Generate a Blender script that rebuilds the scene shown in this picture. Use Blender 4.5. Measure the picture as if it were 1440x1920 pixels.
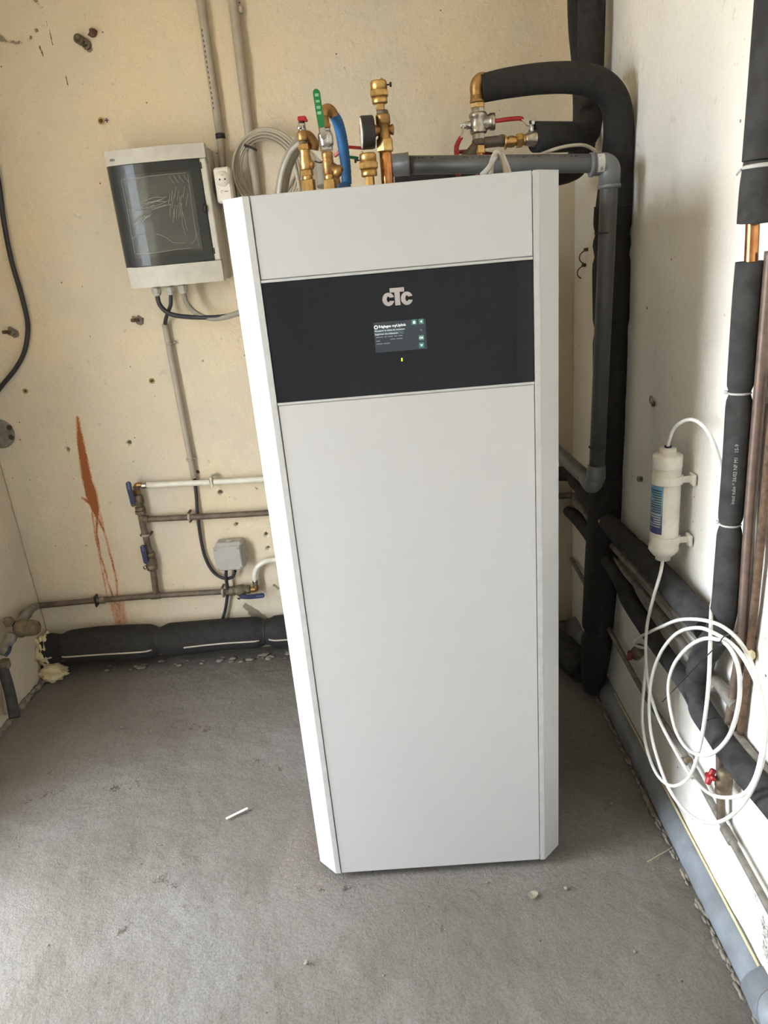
import bpy, math, random
import numpy as np
from mathutils import Vector, Matrix

# ------------------------------------------------------------------ camera, sky, light, exposure
for _o in list(bpy.data.objects):
    bpy.data.objects.remove(_o, do_unlink=True)
random.seed(7)
S = bpy.context.scene
COL = S.collection
PI = math.pi

cam_d = bpy.data.cameras.new('camera')
cam_d.sensor_fit = 'VERTICAL'
cam_d.sensor_height = 36.0
cam_d.lens = 25.107
cam_d.clip_start = 0.02
cam_o = bpy.data.objects.new('camera', cam_d)
COL.objects.link(cam_o)
cam_o.matrix_world = Matrix(((0.996510,0.080016,0.023762,-0.026106),(-0.005099,0.342502,-0.939503,-1.342472),(-0.083314,0.936104,0.341715,1.438477),(0,0,0,1)))
S.camera = cam_o

S.view_settings.view_transform = 'Standard'
S.view_settings.look = 'None'
S.view_settings.exposure = 0.14
S.view_settings.gamma = 1.0
S.view_settings.use_curve_mapping = False

S.cycles.max_bounces = 6
S.cycles.diffuse_bounces = 4
S.cycles.glossy_bounces = 3
S.cycles.transparent_max_bounces = 8

SKY_COL = (0.80, 0.90, 1.0)
SKY_STR = 21.0
wd = bpy.data.worlds.new('sky')
S.world = wd
wd.use_nodes = True
wd.node_tree.nodes['Background'].inputs[0].default_value = (*SKY_COL, 1)
wd.node_tree.nodes['Background'].inputs[1].default_value = SKY_STR

sun_d = bpy.data.lights.new('sun', 'SUN')
sun_d.energy = 16.0
sun_d.angle = 0.01
sun_d.color = (1.0, 0.93, 0.82)
sun_o = bpy.data.objects.new('sun', sun_d)
COL.objects.link(sun_o)
sun_o.rotation_euler = (math.radians(-38), math.radians(8), 0)

# the room (metres): x along the back wall, y away from the camera, z up
XL, XR, YB, YF, ZC = -1.46, 0.612, 1.16, -2.3, 2.45
DOOR = (-0.84, -0.04, 2.10)        # doorway in the left wall: y0, y1, top


def portal(name, loc, rot, sx, sy):
    d = bpy.data.lights.new(name, 'AREA')
    d.shape = 'RECTANGLE'; d.size = sx; d.size_y = sy
    d.cycles.is_portal = True
    o = bpy.data.objects.new(name, d); COL.objects.link(o)
    o.location = loc; o.rotation_euler = rot
for d_ in (DOOR,): portal('door_portal', (XL - .22, (d_[0] + d_[1]) / 2, d_[2] / 2), (0, -PI / 2, 0), d_[2], d_[1] - d_[0])



# ------------------------------------------------------------------ helpers
def lin(r, g, b):
    f = lambda c: (c / 255 / 12.92) if c <= 10.3 else ((c / 255 + .055) / 1.055) ** 2.4
    return (f(r), f(g), f(b))

def new_mat(name):
    m = bpy.data.materials.new(name); m.use_nodes = True
    nt = m.node_tree
    return m, nt, nt.nodes['Principled BSDF']

def noise(nt, coord, scale, detail=4, rough=.55):
    n = nt.nodes.new('ShaderNodeTexNoise')
    n.inputs['Scale'].default_value = scale; n.inputs['Detail'].default_value = detail
    n.inputs['Roughness'].default_value = rough
    nt.links.new(coord, n.inputs['Vector'])
    return n.outputs['Fac']

def ramp(nt, fac, a, b, ca=(0, 0, 0), cb=(1, 1, 1)):
    r = nt.nodes.new('ShaderNodeValToRGB')
    r.color_ramp.elements[0].position = a; r.color_ramp.elements[0].color = (*ca, 1)
    r.color_ramp.elements[1].position = b; r.color_ramp.elements[1].color = (*cb, 1)
    nt.links.new(fac, r.inputs[0])
    return r.outputs[0]

def mixc(nt, fac, a, b):
    m = nt.nodes.new('ShaderNodeMix'); m.data_type = 'RGBA'
    for k, v in ((0, fac), (6, a), (7, b)):
        if isinstance(v, bpy.types.NodeSocket): nt.links.new(v, m.inputs[k])
        elif k == 0: m.inputs[0].default_value = v
        else: m.inputs[k].default_value = (*v, 1)
    return m.outputs[2]

def math_n(nt, op, a, b=0.0, clamp=False):
    m = nt.nodes.new('ShaderNodeMath'); m.operation = op; m.use_clamp = clamp
    for k, v in ((0, a), (1, b)):
        if isinstance(v, bpy.types.NodeSocket): nt.links.new(v, m.inputs[k])
        else: m.inputs[k].default_value = v
    return m.outputs[0]

def bump(nt, h, dist, strength, bsdf, prev=None):
    b = nt.nodes.new('ShaderNodeBump')
    b.inputs['Distance'].default_value = dist; b.inputs['Strength'].default_value = strength
    nt.links.new(h, b.inputs['Height'])
    if prev is not None: nt.links.new(prev, b.inputs['Normal'])
    nt.links.new(b.outputs[0], bsdf.inputs['Normal'])
    return b.outputs[0]

def mat(name, c, rough=.5, metal=0.0, c2=None, scale=30, lo=.4, hi=.65, bd=0.0, bs=120, spec=.5, emit=None, es=0):
    m, nt, p = new_mat(name)
    p.inputs['Roughness'].default_value = rough
    p.inputs['Metallic'].default_value = metal
    p.inputs['Specular IOR Level'].default_value = spec
    tc = nt.nodes.new('ShaderNodeTexCoord').outputs['Object']
    if c2 is None: c2 = tuple(x * .88 for x in c)
    col = mixc(nt, ramp(nt, noise(nt, tc, scale), lo, hi), c, c2)
    nt.links.new(col, p.inputs['Base Color'])
    if bd: bump(nt, noise(nt, tc, bs, 3), bd, .6, p)
    if emit:
        p.inputs['Emission Color'].default_value = (*emit, 1)
        p.inputs['Emission Strength'].default_value = es
    return m

class G:
    """collects closed shapes, builds ONE mesh object"""
    def __init__(s): s.v = []; s.f = []; s.sm = []
    def add(s, vs, fs, smooth=False):
        b = len(s.v); s.v += [tuple(map(float, q)) for q in vs]
        s.f += [tuple(i + b for i in f) for f in fs]; s.sm += [smooth] * len(fs)
        return s
    def frame(s, ax):
        a = Vector(ax).normalized()
        u = a.orthogonal().normalized() if abs(a.z) < .9 else Vector((1, 0, 0)).cross(a).cross(a).normalized() * -1
        if abs(a.z) >= .9: u = (Vector((1, 0, 0)) - a * a.x).normalized()
        return a, u, a.cross(u)
    def lathe(s, o, ax, prof, n=24, smooth=True, rot=0.0):
        a, u, w = s.frame(ax); o = Vector(o); vs = []; fs = []
        for (r, h) in prof:
            for k in range(n):
                t = 2 * PI * k / n + rot
                vs.append(o + a * h + (u * math.cos(t) + w * math.sin(t)) * max(r, 1e-5))
        m = len(prof)
        for i in range(m - 1):
            for k in range(n):
                k2 = (k + 1) % n
                fs.append((i * n + k, i * n + k2, (i + 1) * n + k2, (i + 1) * n + k))
        fs.append(tuple(range(n))[::-1]); fs.append(tuple((m - 1) * n + k for k in range(n)))
        return s.add(vs, fs, smooth)
    def cyl(s, o, ax, r, h0, h1, n=24, c=None):
        c = min(.12 * r, .3 * (h1 - h0)) if c is None else c
        return s.lathe(o, ax, [(r - c, h0), (r, h0 + c), (r, h1 - c), (r - c, h1)], n)
    def hexa(s, o, ax, r, h0, h1, rot=.2, n=6):
        c = min(.1 * r, .2 * (h1 - h0))
        return s.lathe(o, ax, [(r * .93, h0), (r, h0 + c), (r, h1 - c), (r * .93, h1)], n, False, rot)
    def box(s, c, d, bev=0.0, rot=None):
        c = Vector(c); x, y, z = (q / 2 for q in d); e = min(bev, x * .9, y * .9, z * .9)
        M = rot if rot is not None else Matrix.Identity(3)
        if e <= 0:
            vs = [c + M @ Vector((i * x, j * y, k * z)) for i in (-1, 1) for j in (-1, 1) for k in (-1, 1)]
            return s.add(vs, [(0, 1, 3, 2), (4, 6, 7, 5), (0, 4, 5, 1), (2, 3, 7, 6), (0, 2, 6, 4), (1, 5, 7, 3)])
        vs = []; idx = {}
        for i in (-1, 1):
            for j in (-1, 1):
                for k in (-1, 1):
                    for ax in range(3):
                        q = [i * x, j * y, k * z]
                        for b in range(3):
                            if b != ax: q[b] -= (i, j, k)[b] * e
                        idx[(i, j, k, ax)] = len(vs); vs.append(c + M @ Vector(q))
        fs = []
        for ax in range(3):
            o = [q for q in range(3) if q != ax]
            for sg in (-1, 1):
                q = []
                for (p1, p2) in ((-1, -1), (1, -1), (1, 1), (-1, 1)):
                    t = [0, 0, 0]; t[ax] = sg; t[o[0]] = p1; t[o[1]] = p2; q.append(idx[(*t, ax)])
                fs.append(tuple(q))
        for ax in range(3):
            o = [q for q in range(3) if q != ax]
            for p1 in (-1, 1):
                for p2 in (-1, 1):
                    t = [0, 0, 0]; t[o[0]] = p1; t[o[1]] = p2
                    a = t[:]; a[ax] = -1; b = t[:]; b[ax] = 1
                    fs.append((idx[(*a, o[0])], idx[(*b, o[0])], idx[(*b, o[1])], idx[(*a, o[1])]))
        for i in (-1, 1):
            for j in (-1, 1):
                for k in (-1, 1): fs.append(tuple(idx[(i, j, k, q)] for q in range(3)))
        return s.add(vs, fs)
    def prism(s, poly, ax, h0, h1):
        """poly of 2D points extruded along axis 0/1/2; the 2D axes are the other two in order"""
        n = len(poly); o = [q for q in range(3) if q != ax]; vs = []
        for h in (h0, h1):
            for p in poly:
                t = [0, 0, 0]; t[ax] = h; t[o[0]] = p[0]; t[o[1]] = p[1]; vs.append(t)
        fs = [tuple(range(n))[::-1], tuple(range(n, 2 * n))] + [(i, (i + 1) % n, (i + 1) % n + n, i + n) for i in range(n)]
        return s.add(vs, fs)
    def tube(s, pts, r, n=14, sub=8, closed=False, raw=False, rf=None, flat=None):
        P, Rr = path(pts, r, sub, closed, raw)
        m = len(P)
        T = np.gradient(P, axis=0)
        if closed: T = np.roll(P, -1, 0) - np.roll(P, 1, 0)
        T /= np.linalg.norm(T, axis=1)[:, None] + 1e-12
        u = np.cross(T[0], (0, 0, 1.0))
        if np.linalg.norm(u) < .1: u = np.cross(T[0], (0, 1.0, 0))
        u /= np.linalg.norm(u); vs = []; fs = []
        L = np.r_[0, np.cumsum(np.linalg.norm(np.diff(P, axis=0), axis=1))]
        for i in range(m):
            u = u - T[i] * (u @ T[i]); u /= np.linalg.norm(u) + 1e-12; w = np.cross(T[i], u)
            rr = Rr[i] * (rf(L[i], L[-1]) if rf else 1)
            for k in range(n):
                t = 2 * PI * k / n
                vs.append(P[i] + u * math.cos(t) * rr + w * math.sin(t) * rr * (flat or 1))
        for i in range(m if closed else m - 1):
            i2 = (i + 1) % m
            for k in range(n):
                k2 = (k + 1) % n; fs.append((i * n + k, i * n + k2, i2 * n + k2, i2 * n + k))
        s.add(vs, fs, True)
        if not closed:
            b = len(s.v) - m * n
            s.f += [tuple(b + k for k in range(n))[::-1], tuple(b + (m - 1) * n + k for k in range(n))]; s.sm += [False] * 2
        return s
    def build(s, name, m, parent=None):
        v = np.array(s.v); c = (v.min(0) + v.max(0)) / 2
        me = bpy.data.meshes.new(name)
        me.from_pydata((v - c).tolist(), [], s.f); me.update()
        me.polygons.foreach_set('use_smooth', s.sm)
        fix_normals(me)
        if m: me.materials.append(m)
        o = bpy.data.objects.new(name, me); COL.objects.link(o); o.location = c
        if parent is not None: attach(o, parent)
        return o

def fix_normals(me):
    import bmesh
    b = bmesh.new(); b.from_mesh(me); bmesh.ops.recalc_face_normals(b, faces=b.faces[:]); b.to_mesh(me); b.free()

WORLD = {}
def attach(o, parent):
    """parent o (placed in world space so far) under a thing or a part; nothing here is rotated"""
    pw = WORLD.get(parent.name, parent.location.copy())
    WORLD[o.name] = o.location.copy()
    o.parent = parent
    o.location = o.location - pw

def path(pts, r, sub=8, closed=False, raw=False):
    P = np.array([p[:3] for p in pts], float)
    R_ = np.array(r if hasattr(r, '__len__') else [r] * len(P), float)
    if raw or len(P) < 3: 
        if len(P) == 2 and not raw:
            t = np.linspace(0, 1, sub * 3 + 1)[:, None]
            return P[0] * (1 - t) + P[1] * t, R_[0] * (1 - t[:, 0]) + R_[1] * t[:, 0]
        return P, R_
    Q = np.c_[P, R_]; n = len(Q); out = []
    for i in range(n if closed else n - 1):
        if closed: a, b, c, d = Q[(i - 1) % n], Q[i], Q[(i + 1) % n], Q[(i + 2) % n]
        else: a, b, c, d = Q[max(i - 1, 0)], Q[i], Q[i + 1], Q[min(i + 2, n - 1)]
        for k in range(sub):
            t = k / sub
            out.append(.5 * (2 * b + (c - a) * t + (2 * a - 5 * b + 4 * c - d) * t * t + (3 * b - a - 3 * c + d) * t ** 3))
    if not closed: out.append(Q[-1])
    out = np.array(out)
    return out[:, :3], out[:, 3]

def bend(pts, r, k=6):
    """polyline with rounded corners of radius r"""
    P = [Vector(p) for p in pts]; out = [P[0]]
    for i in range(1, len(P) - 1):
        a, b, c = P[i - 1], P[i], P[i + 1]
        d1 = (a - b); d2 = (c - b); t = min(r, d1.length * .49, d2.length * .49)
        p1 = b + d1.normalized() * t; p2 = b + d2.normalized() * t
        for j in range(k + 1):
            s = j / k; out.append(p1 * (1 - s) ** 2 + b * 2 * s * (1 - s) + p2 * s * s)
    out.append(P[-1])
    return [tuple(q) for q in out]

def pinch(at, w=.018, d=.3, total=None):
    """radius factor along a foam sleeve: squeezed by ties at the given fractions"""
    def f(s, L):
        q = 1.0
        for a in at: q *= 1 - d * math.exp(-((s - a * L) / w) ** 2)
        return q
    return f

def thing(name, label, cat, loc=(0, 0, 0), group=None):
    o = bpy.data.objects.new(name, None); COL.objects.link(o)
    o.location = loc; o.empty_display_size = .03
    return tag(o, label, cat, group)
def tag(o, label, cat, group=None, kind=None):
    o['label'] = label; o['category'] = cat
    if group: o['group'] = group
    if kind: o['kind'] = kind
    return o
def struct(o, label=None):
    o['kind'] = 'structure'
    if label: o['label'] = label
    return o

def text_mesh(body, size, bold=0.0, font_align='LEFT'):
    """verts (x right, y up) and faces of a flat piece of lettering"""
    cu = bpy.data.curves.new('lettering', 'FONT'); cu.body = body; cu.size = size; cu.align_x = font_align
    cu.offset = bold; cu.resolution_u = 3
    o = bpy.data.objects.new('lettering', cu); COL.objects.link(o)
    dg = bpy.context.evaluated_depsgraph_get(); dg.update()
    me = bpy.data.meshes.new_from_object(o.evaluated_get(dg))
    vs = [tuple(v.co) for v in me.vertices]; fs = [tuple(p.vertices) for p in me.polygons]
    bpy.data.objects.remove(o); bpy.data.curves.remove(cu); bpy.data.meshes.remove(me)
    return vs, fs

def lettering(name, body, size, fn, m, parent, bold=0.0, align='LEFT'):
    vs, fs = text_mesh(body, size, bold, align)
    if not vs: return None
    g = G(); g.add([fn(v[0], v[1]) for v in vs], fs)
    v = np.array(g.v); c = (v.min(0) + v.max(0)) / 2
    me = bpy.data.meshes.new(name); me.from_pydata((v - c).tolist(), [], g.f); me.update(); me.materials.append(m)
    o = bpy.data.objects.new(name, me); COL.objects.link(o); o.location = c; attach(o, parent)
    return o

def lattice(x, y, s, seed):
    """smooth value noise in -1..1 (numpy)"""
    rg = np.random.RandomState(seed); T = rg.rand(256, 256) * 2 - 1
    u, v = x / s + 57.3, y / s + 91.7
    i, j = np.floor(u).astype(int), np.floor(v).astype(int); a, b = u - i, v - j
    a = a * a * (3 - 2 * a); b = b * b * (3 - 2 * b)
    g = lambda p, q: T[p % 256, q % 256]
    return (g(i, j) * (1 - a) + g(i + 1, j) * a) * (1 - b) + (g(i, j + 1) * (1 - a) + g(i + 1, j + 1) * a) * b

def seg_field(U, V, line, soft):
    """line: [(u,v,halfwidth)...]; > 0 inside, in units of soft"""
    best = np.full(U.shape, -9.0)
    for a, b in zip(line[:-1], line[1:]):
        d = np.array([b[0] - a[0], b[1] - a[1]]); L2 = d @ d + 1e-12
        t = np.clip(((U - a[0]) * d[0] + (V - a[1]) * d[1]) / L2, 0, 1)
        dist = np.hypot(U - a[0] - t * d[0], V - a[1] - t * d[1])
        best = np.maximum(best, ((a[2] * (1 - t) + b[2] * t) - dist) / soft)
    return np.clip(best, -3, 3)

def slab(name, us, vs, fn, m, thick, fields):
    """a wall or floor: fine front sheet fn(U,V)->xyz, flat back, closed edge; fields: vertex attributes"""
    us = np.asarray(us); vs = np.asarray(vs); nu, nv = len(us), len(vs)
    U, V = np.meshgrid(us, vs, indexing='ij')
    P = fn(U, V).reshape(-1, 3)
    idx = np.arange(nu * nv).reshape(nu, nv)
    F = np.stack([idx[:-1, :-1], idx[1:, :-1], idx[1:, 1:], idx[:-1, 1:]], -1).reshape(-1, 4)
    rim = np.concatenate([idx[:, 0], idx[-1, 1:], idx[-2::-1, -1], idx[0, -2:0:-1]])
    B = P[rim] + np.array(thick)
    nb = len(rim); base = nu * nv
    k = np.arange(nb); k2 = (k + 1) % nb
    Fs = np.stack([rim[k2], rim[k], base + k, base + k2], -1)
    corners = [0, nu - 1, nu - 1 + nv - 1, 2 * (nu - 1) + nv - 1]
    allv = np.concatenate([P, B, B[corners]]); cb = base + nb
    Fq = np.array([[cb, cb + 3, cb + 2, cb + 1]])
    A = np.concatenate([F, Fs, Fq]); me = bpy.data.meshes.new(name)
    me.vertices.add(len(allv)); me.vertices.foreach_set('co', allv.astype(np.float32).ravel())
    me.loops.add(A.size); me.loops.foreach_set('vertex_index', A.astype(np.int32).ravel())
    me.polygons.add(len(A)); me.polygons.foreach_set('loop_start', (np.arange(len(A)) * 4).astype(np.int32))
    try: me.polygons.foreach_set('loop_total', np.full(len(A), 4, np.int32))
    except Exception: pass
    sm = np.zeros(len(A), bool); sm[:len(F)] = True
    me.update(calc_edges=True); me.polygons.foreach_set('use_smooth', sm); me.validate()
    for key, fl in fields(U, V).items():
        at = me.attributes.new(key, 'FLOAT', 'POINT')
        at.data.foreach_set('value', np.r_[fl.ravel(), np.full(nb + 4, -3.0)].astype(np.float32))
    me.materials.append(m)
    o = bpy.data.objects.new(name, me); COL.objects.link(o)
    return struct(o)

def axis_steps(a, b, step, fine=()):
    out = [a]
    while out[-1] < b - 1e-9:
        s = step
        for (p, q, st) in fine:
            if p <= out[-1] < q: s = st
        out.append(min(out[-1] + s, b))
    return np.array(out)

# ------------------------------------------------------------------ materials
M = {}
def surf_mat(name, base, base2, under, rust, rough, sc=3.0, grain=260, gd=.0012, speck=lin(90, 84, 74), fine=.12):
    """plaster / concrete: tone, specks, exposed mortar (attribute 'bare'), rust stains (attribute 'rust'), pencil marks ('mark')"""
    m, nt, p = new_mat(name)
    tc = nt.nodes.new('ShaderNodeTexCoord').outputs['Object']
    def attr(k):
        a = nt.nodes.new('ShaderNodeAttribute'); a.attribute_name = k; return a.outputs['Fac']
    n1 = noise(nt, tc, sc, 5); n2 = noise(nt, tc, sc * 14, 4); n3 = noise(nt, tc, sc * 60, 2)
    c = mixc(nt, ramp(nt, n1, .35, .68), base, base2)
    c = mixc(nt, ramp(nt, n2, .66, .74), c, tuple(x * .86 for x in base2))
    c = mixc(nt, math_n(nt, 'MULTIPLY', ramp(nt, noise(nt, tc, sc * 75, 3, .7), .38, .66), fine * 2.2), c, tuple(x * .62 for x in base2))
    c = mixc(nt, math_n(nt, 'MULTIPLY', ramp(nt, noise(nt, tc, sc * .8, 6, .65), .45, .75), .45), c, tuple(x * y for x, y in zip(base2, (.82, .84, .88))))
    vor = nt.nodes.new('ShaderNodeTexVoronoi'); vor.inputs['Scale'].default_value = sc * 9; nt.links.new(tc, vor.inputs['Vector'])
    sp = math_n(nt, 'MULTIPLY', ramp(nt, vor.outputs['Distance'], .05, .075, (1, 1, 1), (0, 0, 0)), ramp(nt, noise(nt, tc, sc * 2.3, 2), .52, .6))
    c = mixc(nt, sp, c, speck)
    wob = math_n(nt, 'MULTIPLY', math_n(nt, 'SUBTRACT', n2, .5), 3.2)
    wob2 = math_n(nt, 'MULTIPLY', math_n(nt, 'SUBTRACT', n3, .5), 2.2)
    bare = ramp(nt, math_n(nt, 'ADD', math_n(nt, 'ADD', attr('bare'), wob), wob2), .35, .75)
    c = mixc(nt, bare, c, mixc(nt, n3, under, tuple(x * .7 for x in under)))
    mp = nt.nodes.new('ShaderNodeMapping'); mp.inputs['Scale'].default_value = (1, 1, .12); nt.links.new(tc, mp.inputs['Vector'])
    strk = math_n(nt, 'MULTIPLY', math_n(nt, 'SUBTRACT', noise(nt, mp.outputs[0], 130, 3, .6), .5), 2.6)
    rs = math_n(nt, 'ADD', math_n(nt, 'ADD', attr('rust'), wob2), strk)
    halo = ramp(nt, math_n(nt, 'ADD', rs, 1.1), .45, 1.0)
    c = mixc(nt, math_n(nt, 'MULTIPLY', halo, .55), c, tuple(min(1, x * 1.9) for x in rust))
    c = mixc(nt, math_n(nt, 'MULTIPLY', ramp(nt, rs, .15, .75), .92), c, rust)
    mk = ramp(nt, math_n(nt, 'ADD', attr('mark'), wob2), .2, .9)
    c = mixc(nt, mk, c, speck)
    nt.links.new(c, p.inputs['Base Color'])
    p.inputs['Roughness'].default_value = rough; p.inputs['Specular IOR Level'].default_value = .25
    b = bump(nt, noise(nt, tc, grain, 3, .6), gd, .55, p)
    bump(nt, noise(nt, tc, grain * .22, 4, .6), gd * 3, .5, p, b)
    return m

CREAM, CREAM2 = lin(231, 213, 182), lin(219, 208, 190)
M['wall'] = surf_mat('cream_plaster', CREAM, CREAM2, lin(160, 147, 128), lin(150, 88, 46), .92, gd=.0019, fine=.08)
M['wall_r'] = surf_mat('white_plaster', lin(246, 242, 234), lin(242, 236, 226), lin(165, 155, 140), lin(150, 88, 46), .9, 2.4, 200, .002, fine=.05)
M['wall_l'] = surf_mat('left_plaster', lin(222, 208, 186), lin(208, 194, 172), lin(160, 147, 128), lin(150, 88, 46), .9, 2.4, 200, .002)
M['floor'] = surf_mat('concrete', lin(132, 128, 123), lin(116, 108, 99), lin(90, 83, 75), lin(120, 100, 82), .85, 2.6, 210, .0022, lin(76, 70, 64), .26)
M['ceiling'] = mat('ceiling_paint', lin(240, 226, 198), .9)
M['front'] = mat('front_wall_paint', lin(242, 240, 236), .9)
M['out'] = mat('outside_gravel', lin(186, 178, 164), .95, c2=lin(160, 150, 136), scale=6)
M['white'] = mat('white_enamel', lin(189, 188, 188), .36, c2=lin(188, 187, 187), spec=.4)
M['profile'] = mat('grey_profile', lin(188, 187, 185), .4)
M['dark_gap'] = mat('shadow_gap_rubber', lin(70, 68, 66), .7)
M['glass_black'] = mat('black_glass', (.006, .008, .011), .04, spec=.34)
M['screen'] = mat('lcd_screen', (.012, .015, .019), .12, emit=(.022, .027, .034), es=1)
M['scr_bar'] = mat('lcd_bar', (.02, .03, .03), .2, emit=(.05, .075, .085), es=1)
M['scr_white'] = mat('lcd_white', (.5, .5, .5), .3, emit=(.55, .6, .6), es=1)
M['scr_dim'] = mat('lcd_dim', (.1, .1, .1), .3, emit=(.11, .12, .13), es=1)
M['scr_green'] = mat('lcd_green', (.02, .08, .06), .3, emit=(.03, .13, .10), es=1)
M['led'] = mat('yellow_led', (.4, .45, .02), .3, emit=(.75, .95, .05), es=1.4)
M['logo'] = mat('logo_silver', lin(176, 168, 165), .5)
M['foam'] = mat('black_foam', lin(50, 48, 47), .82, c2=lin(40, 39, 39), scale=50, bd=.0006, bs=600, spec=.3)
M['foam_g'] = mat('dusty_grey_foam', lin(70, 69, 69), .9, c2=lin(56, 55, 55), scale=30, bd=.0006, bs=500, spec=.12)
M['pvc'] = mat('grey_pvc', lin(92, 92, 91), .42, c2=lin(87, 87, 86))
M['pvc_l'] = mat('light_grey_pvc', lin(122, 124, 125), .38)
M['pvc_floor'] = mat('bluish_grey_pvc', lin(136, 141, 147), .45, c2=lin(118, 121, 124), scale=14)
M['conduit'] = mat('conduit_grey', lin(176, 166, 150), .45, c2=lin(168, 158, 143))
M['box'] = mat('light_grey_plastic', lin(198, 192, 180), .42)
M['jbox'] = mat('junction_box_grey', lin(178, 173, 165), .5)
M['brass'] = mat('brass', lin(216, 180, 118), .36, 1.0, lin(190, 152, 94), 60, bd=.0002, bs=700)
M['brass_d'] = mat('dull_brass', lin(180, 142, 92), .45, .9, lin(146, 112, 72), 50, bd=.0004, bs=300)
M['bronze'] = mat('old_grey_brass', lin(128, 114, 92), .6, .45, lin(98, 86, 70), 45, bd=.0005, bs=260)
M['copper'] = mat('copper', lin(212, 154, 104), .25, 1.0, lin(188, 128, 84), 40)
M['copper_d'] = mat('tarnished_copper', lin(116, 100, 86), .55, .2, lin(88, 78, 68), 30, bd=.0003, bs=300)
M['brown'] = mat('brown_painted_pipe', lin(118, 98, 86), .45, .2, lin(98, 82, 74), 40)
M['greypipe'] = mat('grey_painted_pipe', lin(136, 130, 120), .6, .1, lin(104, 98, 90), 40, bd=.0004, bs=260)
M['steel'] = mat('nickel_steel', lin(196, 190, 180), .3, 1.0, lin(170, 164, 154), 60, bd=.0002, bs=500)
M['chrome'] = mat('chrome', lin(206, 206, 206), .2, 1.0)
M['rusty'] = mat('rusty_steel', lin(116, 92, 72), .75, .3, lin(84, 66, 52), 80, bd=.0008, bs=300)
M['red'] = mat('red_plastic', lin(176, 34, 40), .4)
M['red_d'] = mat('dull_red_paint', lin(128, 52, 54), .7)
M['green'] = mat('green_plastic', lin(22, 112, 58), .38)
M['greenlet'] = mat('pale_green_print', lin(130, 180, 140), .5)
M['navy'] = mat('navy_plastic', lin(42, 46, 80), .5)
M['navylet'] = mat('pale_blue_print', lin(110, 120, 160), .5)
M['blue'] = mat('blue_sleeve', lin(48, 112, 172), .55, c2=lin(40, 96, 150), scale=40)
M['black'] = mat('black_plastic', lin(38, 37, 38), .45)
M['cable_b'] = mat('black_cable', lin(46, 46, 50), .5)
M['cable_g'] = mat('grey_cable', lin(186, 176, 158), .5)
M['cable_g2'] = mat('mid_grey_sleeve', lin(150, 144, 132), .5)
M['cable_l'] = mat('light_grey_cable', lin(196, 194, 190), .4)
M['whitepl'] = mat('white_plastic', lin(236, 230, 218), .38)
M['multi'] = mat('white_multilayer_pipe', lin(232, 226, 212), .35)
M['tubew'] = mat('white_tube', lin(240, 238, 232), .3)
M['pu'] = mat('expanding_foam', lin(226, 212, 170), .8, c2=lin(206, 190, 150), scale=25, bd=.002, bs=90)
M['seam'] = mat('pale_foam_seam', lin(196, 184, 168), .8)
M['label'] = mat('white_sticker', lin(214, 210, 204), .5)
M['print'] = mat('dark_print', lin(60, 60, 62), .7)
M['printp'] = mat('pale_print', lin(165, 165, 165), .7)
M['yellow'] = mat('yellow_wall_plug', lin(186, 150, 70), .6)
M['hole'] = mat('hole_shade', lin(70, 60, 50), .95)  # dark colour standing in for the shade inside bores and small holes
M['mortar'] = mat('mortar_crumb', lin(146, 136, 122), .95, c2=lin(112, 104, 94), scale=40, bd=.002, bs=120)
M['leaf'] = mat('dry_leaf', lin(150, 140, 122), .8)
M['straw'] = mat('straw', lin(176, 166, 130), .7)
M['paper'] = mat('white_paper_scrap', lin(232, 230, 224), .6)
M['module_w'] = mat('white_breaker', lin(200, 200, 196), .5)
M['plate'] = mat('grey_cover_plate', lin(120, 120, 116), .5)
M['plate_d'] = mat('dark_slot', lin(52, 54, 54), .6)
M['yg'] = mat('yellow_green_reflection', lin(186, 196, 90), .5)  # colour of the reflection painted behind the fuse box door
def smoke():
    m, nt, p = new_mat('smoked_clear_plastic')
    o = nt.nodes['Material Output']
    t = nt.nodes.new('ShaderNodeBsdfTransparent'); t.inputs[0].default_value = (.72, .72, .69, 1)
    p.inputs['Base Color'].default_value = (.10, .10, .095, 1); p.inputs['Roughness'].default_value = .12
    mx = nt.nodes.new('ShaderNodeMixShader'); mx.inputs[0].default_value = .32
    nt.links.new(t.outputs[0], mx.inputs[1]); nt.links.new(p.outputs[0], mx.inputs[2]); nt.links.new(mx.outputs[0], o.inputs[0])
    return m
def film():
    m, nt, p = new_mat('clear_protective_film')
    o = nt.nodes['Material Output']
    t = nt.nodes.new('ShaderNodeBsdfTransparent')
    p.inputs['Base Color'].default_value = (.5, .52, .45, 1); p.inputs['Roughness'].default_value = .08
    tc = nt.nodes.new('ShaderNodeTexCoord').outputs['Object']
    bump(nt, noise(nt, tc, 26, 5, .6), .006, .8, p)
    mx = nt.nodes.new('ShaderNodeMixShader'); mx.inputs[0].default_value = .08
    nt.links.new(t.outputs[0], mx.inputs[1]); nt.links.new(p.outputs[0], mx.inputs[2]); nt.links.new(mx.outputs[0], o.inputs[0])
    return m
M['smoke'] = smoke(); M['film'] = film()
M['crease'] = mat('film_crease', lin(176, 174, 158), .3)

# ------------------------------------------------------------------ the setting
XZ = lambda p: (p[0], p[2])
YZ = lambda p: (p[1], p[2])
def L2(pts, w):      # stain line in wall coordinates from points and half widths (metres)
    return [(p[0], p[1], ww) for p, ww in zip(pts, w)]

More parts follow.
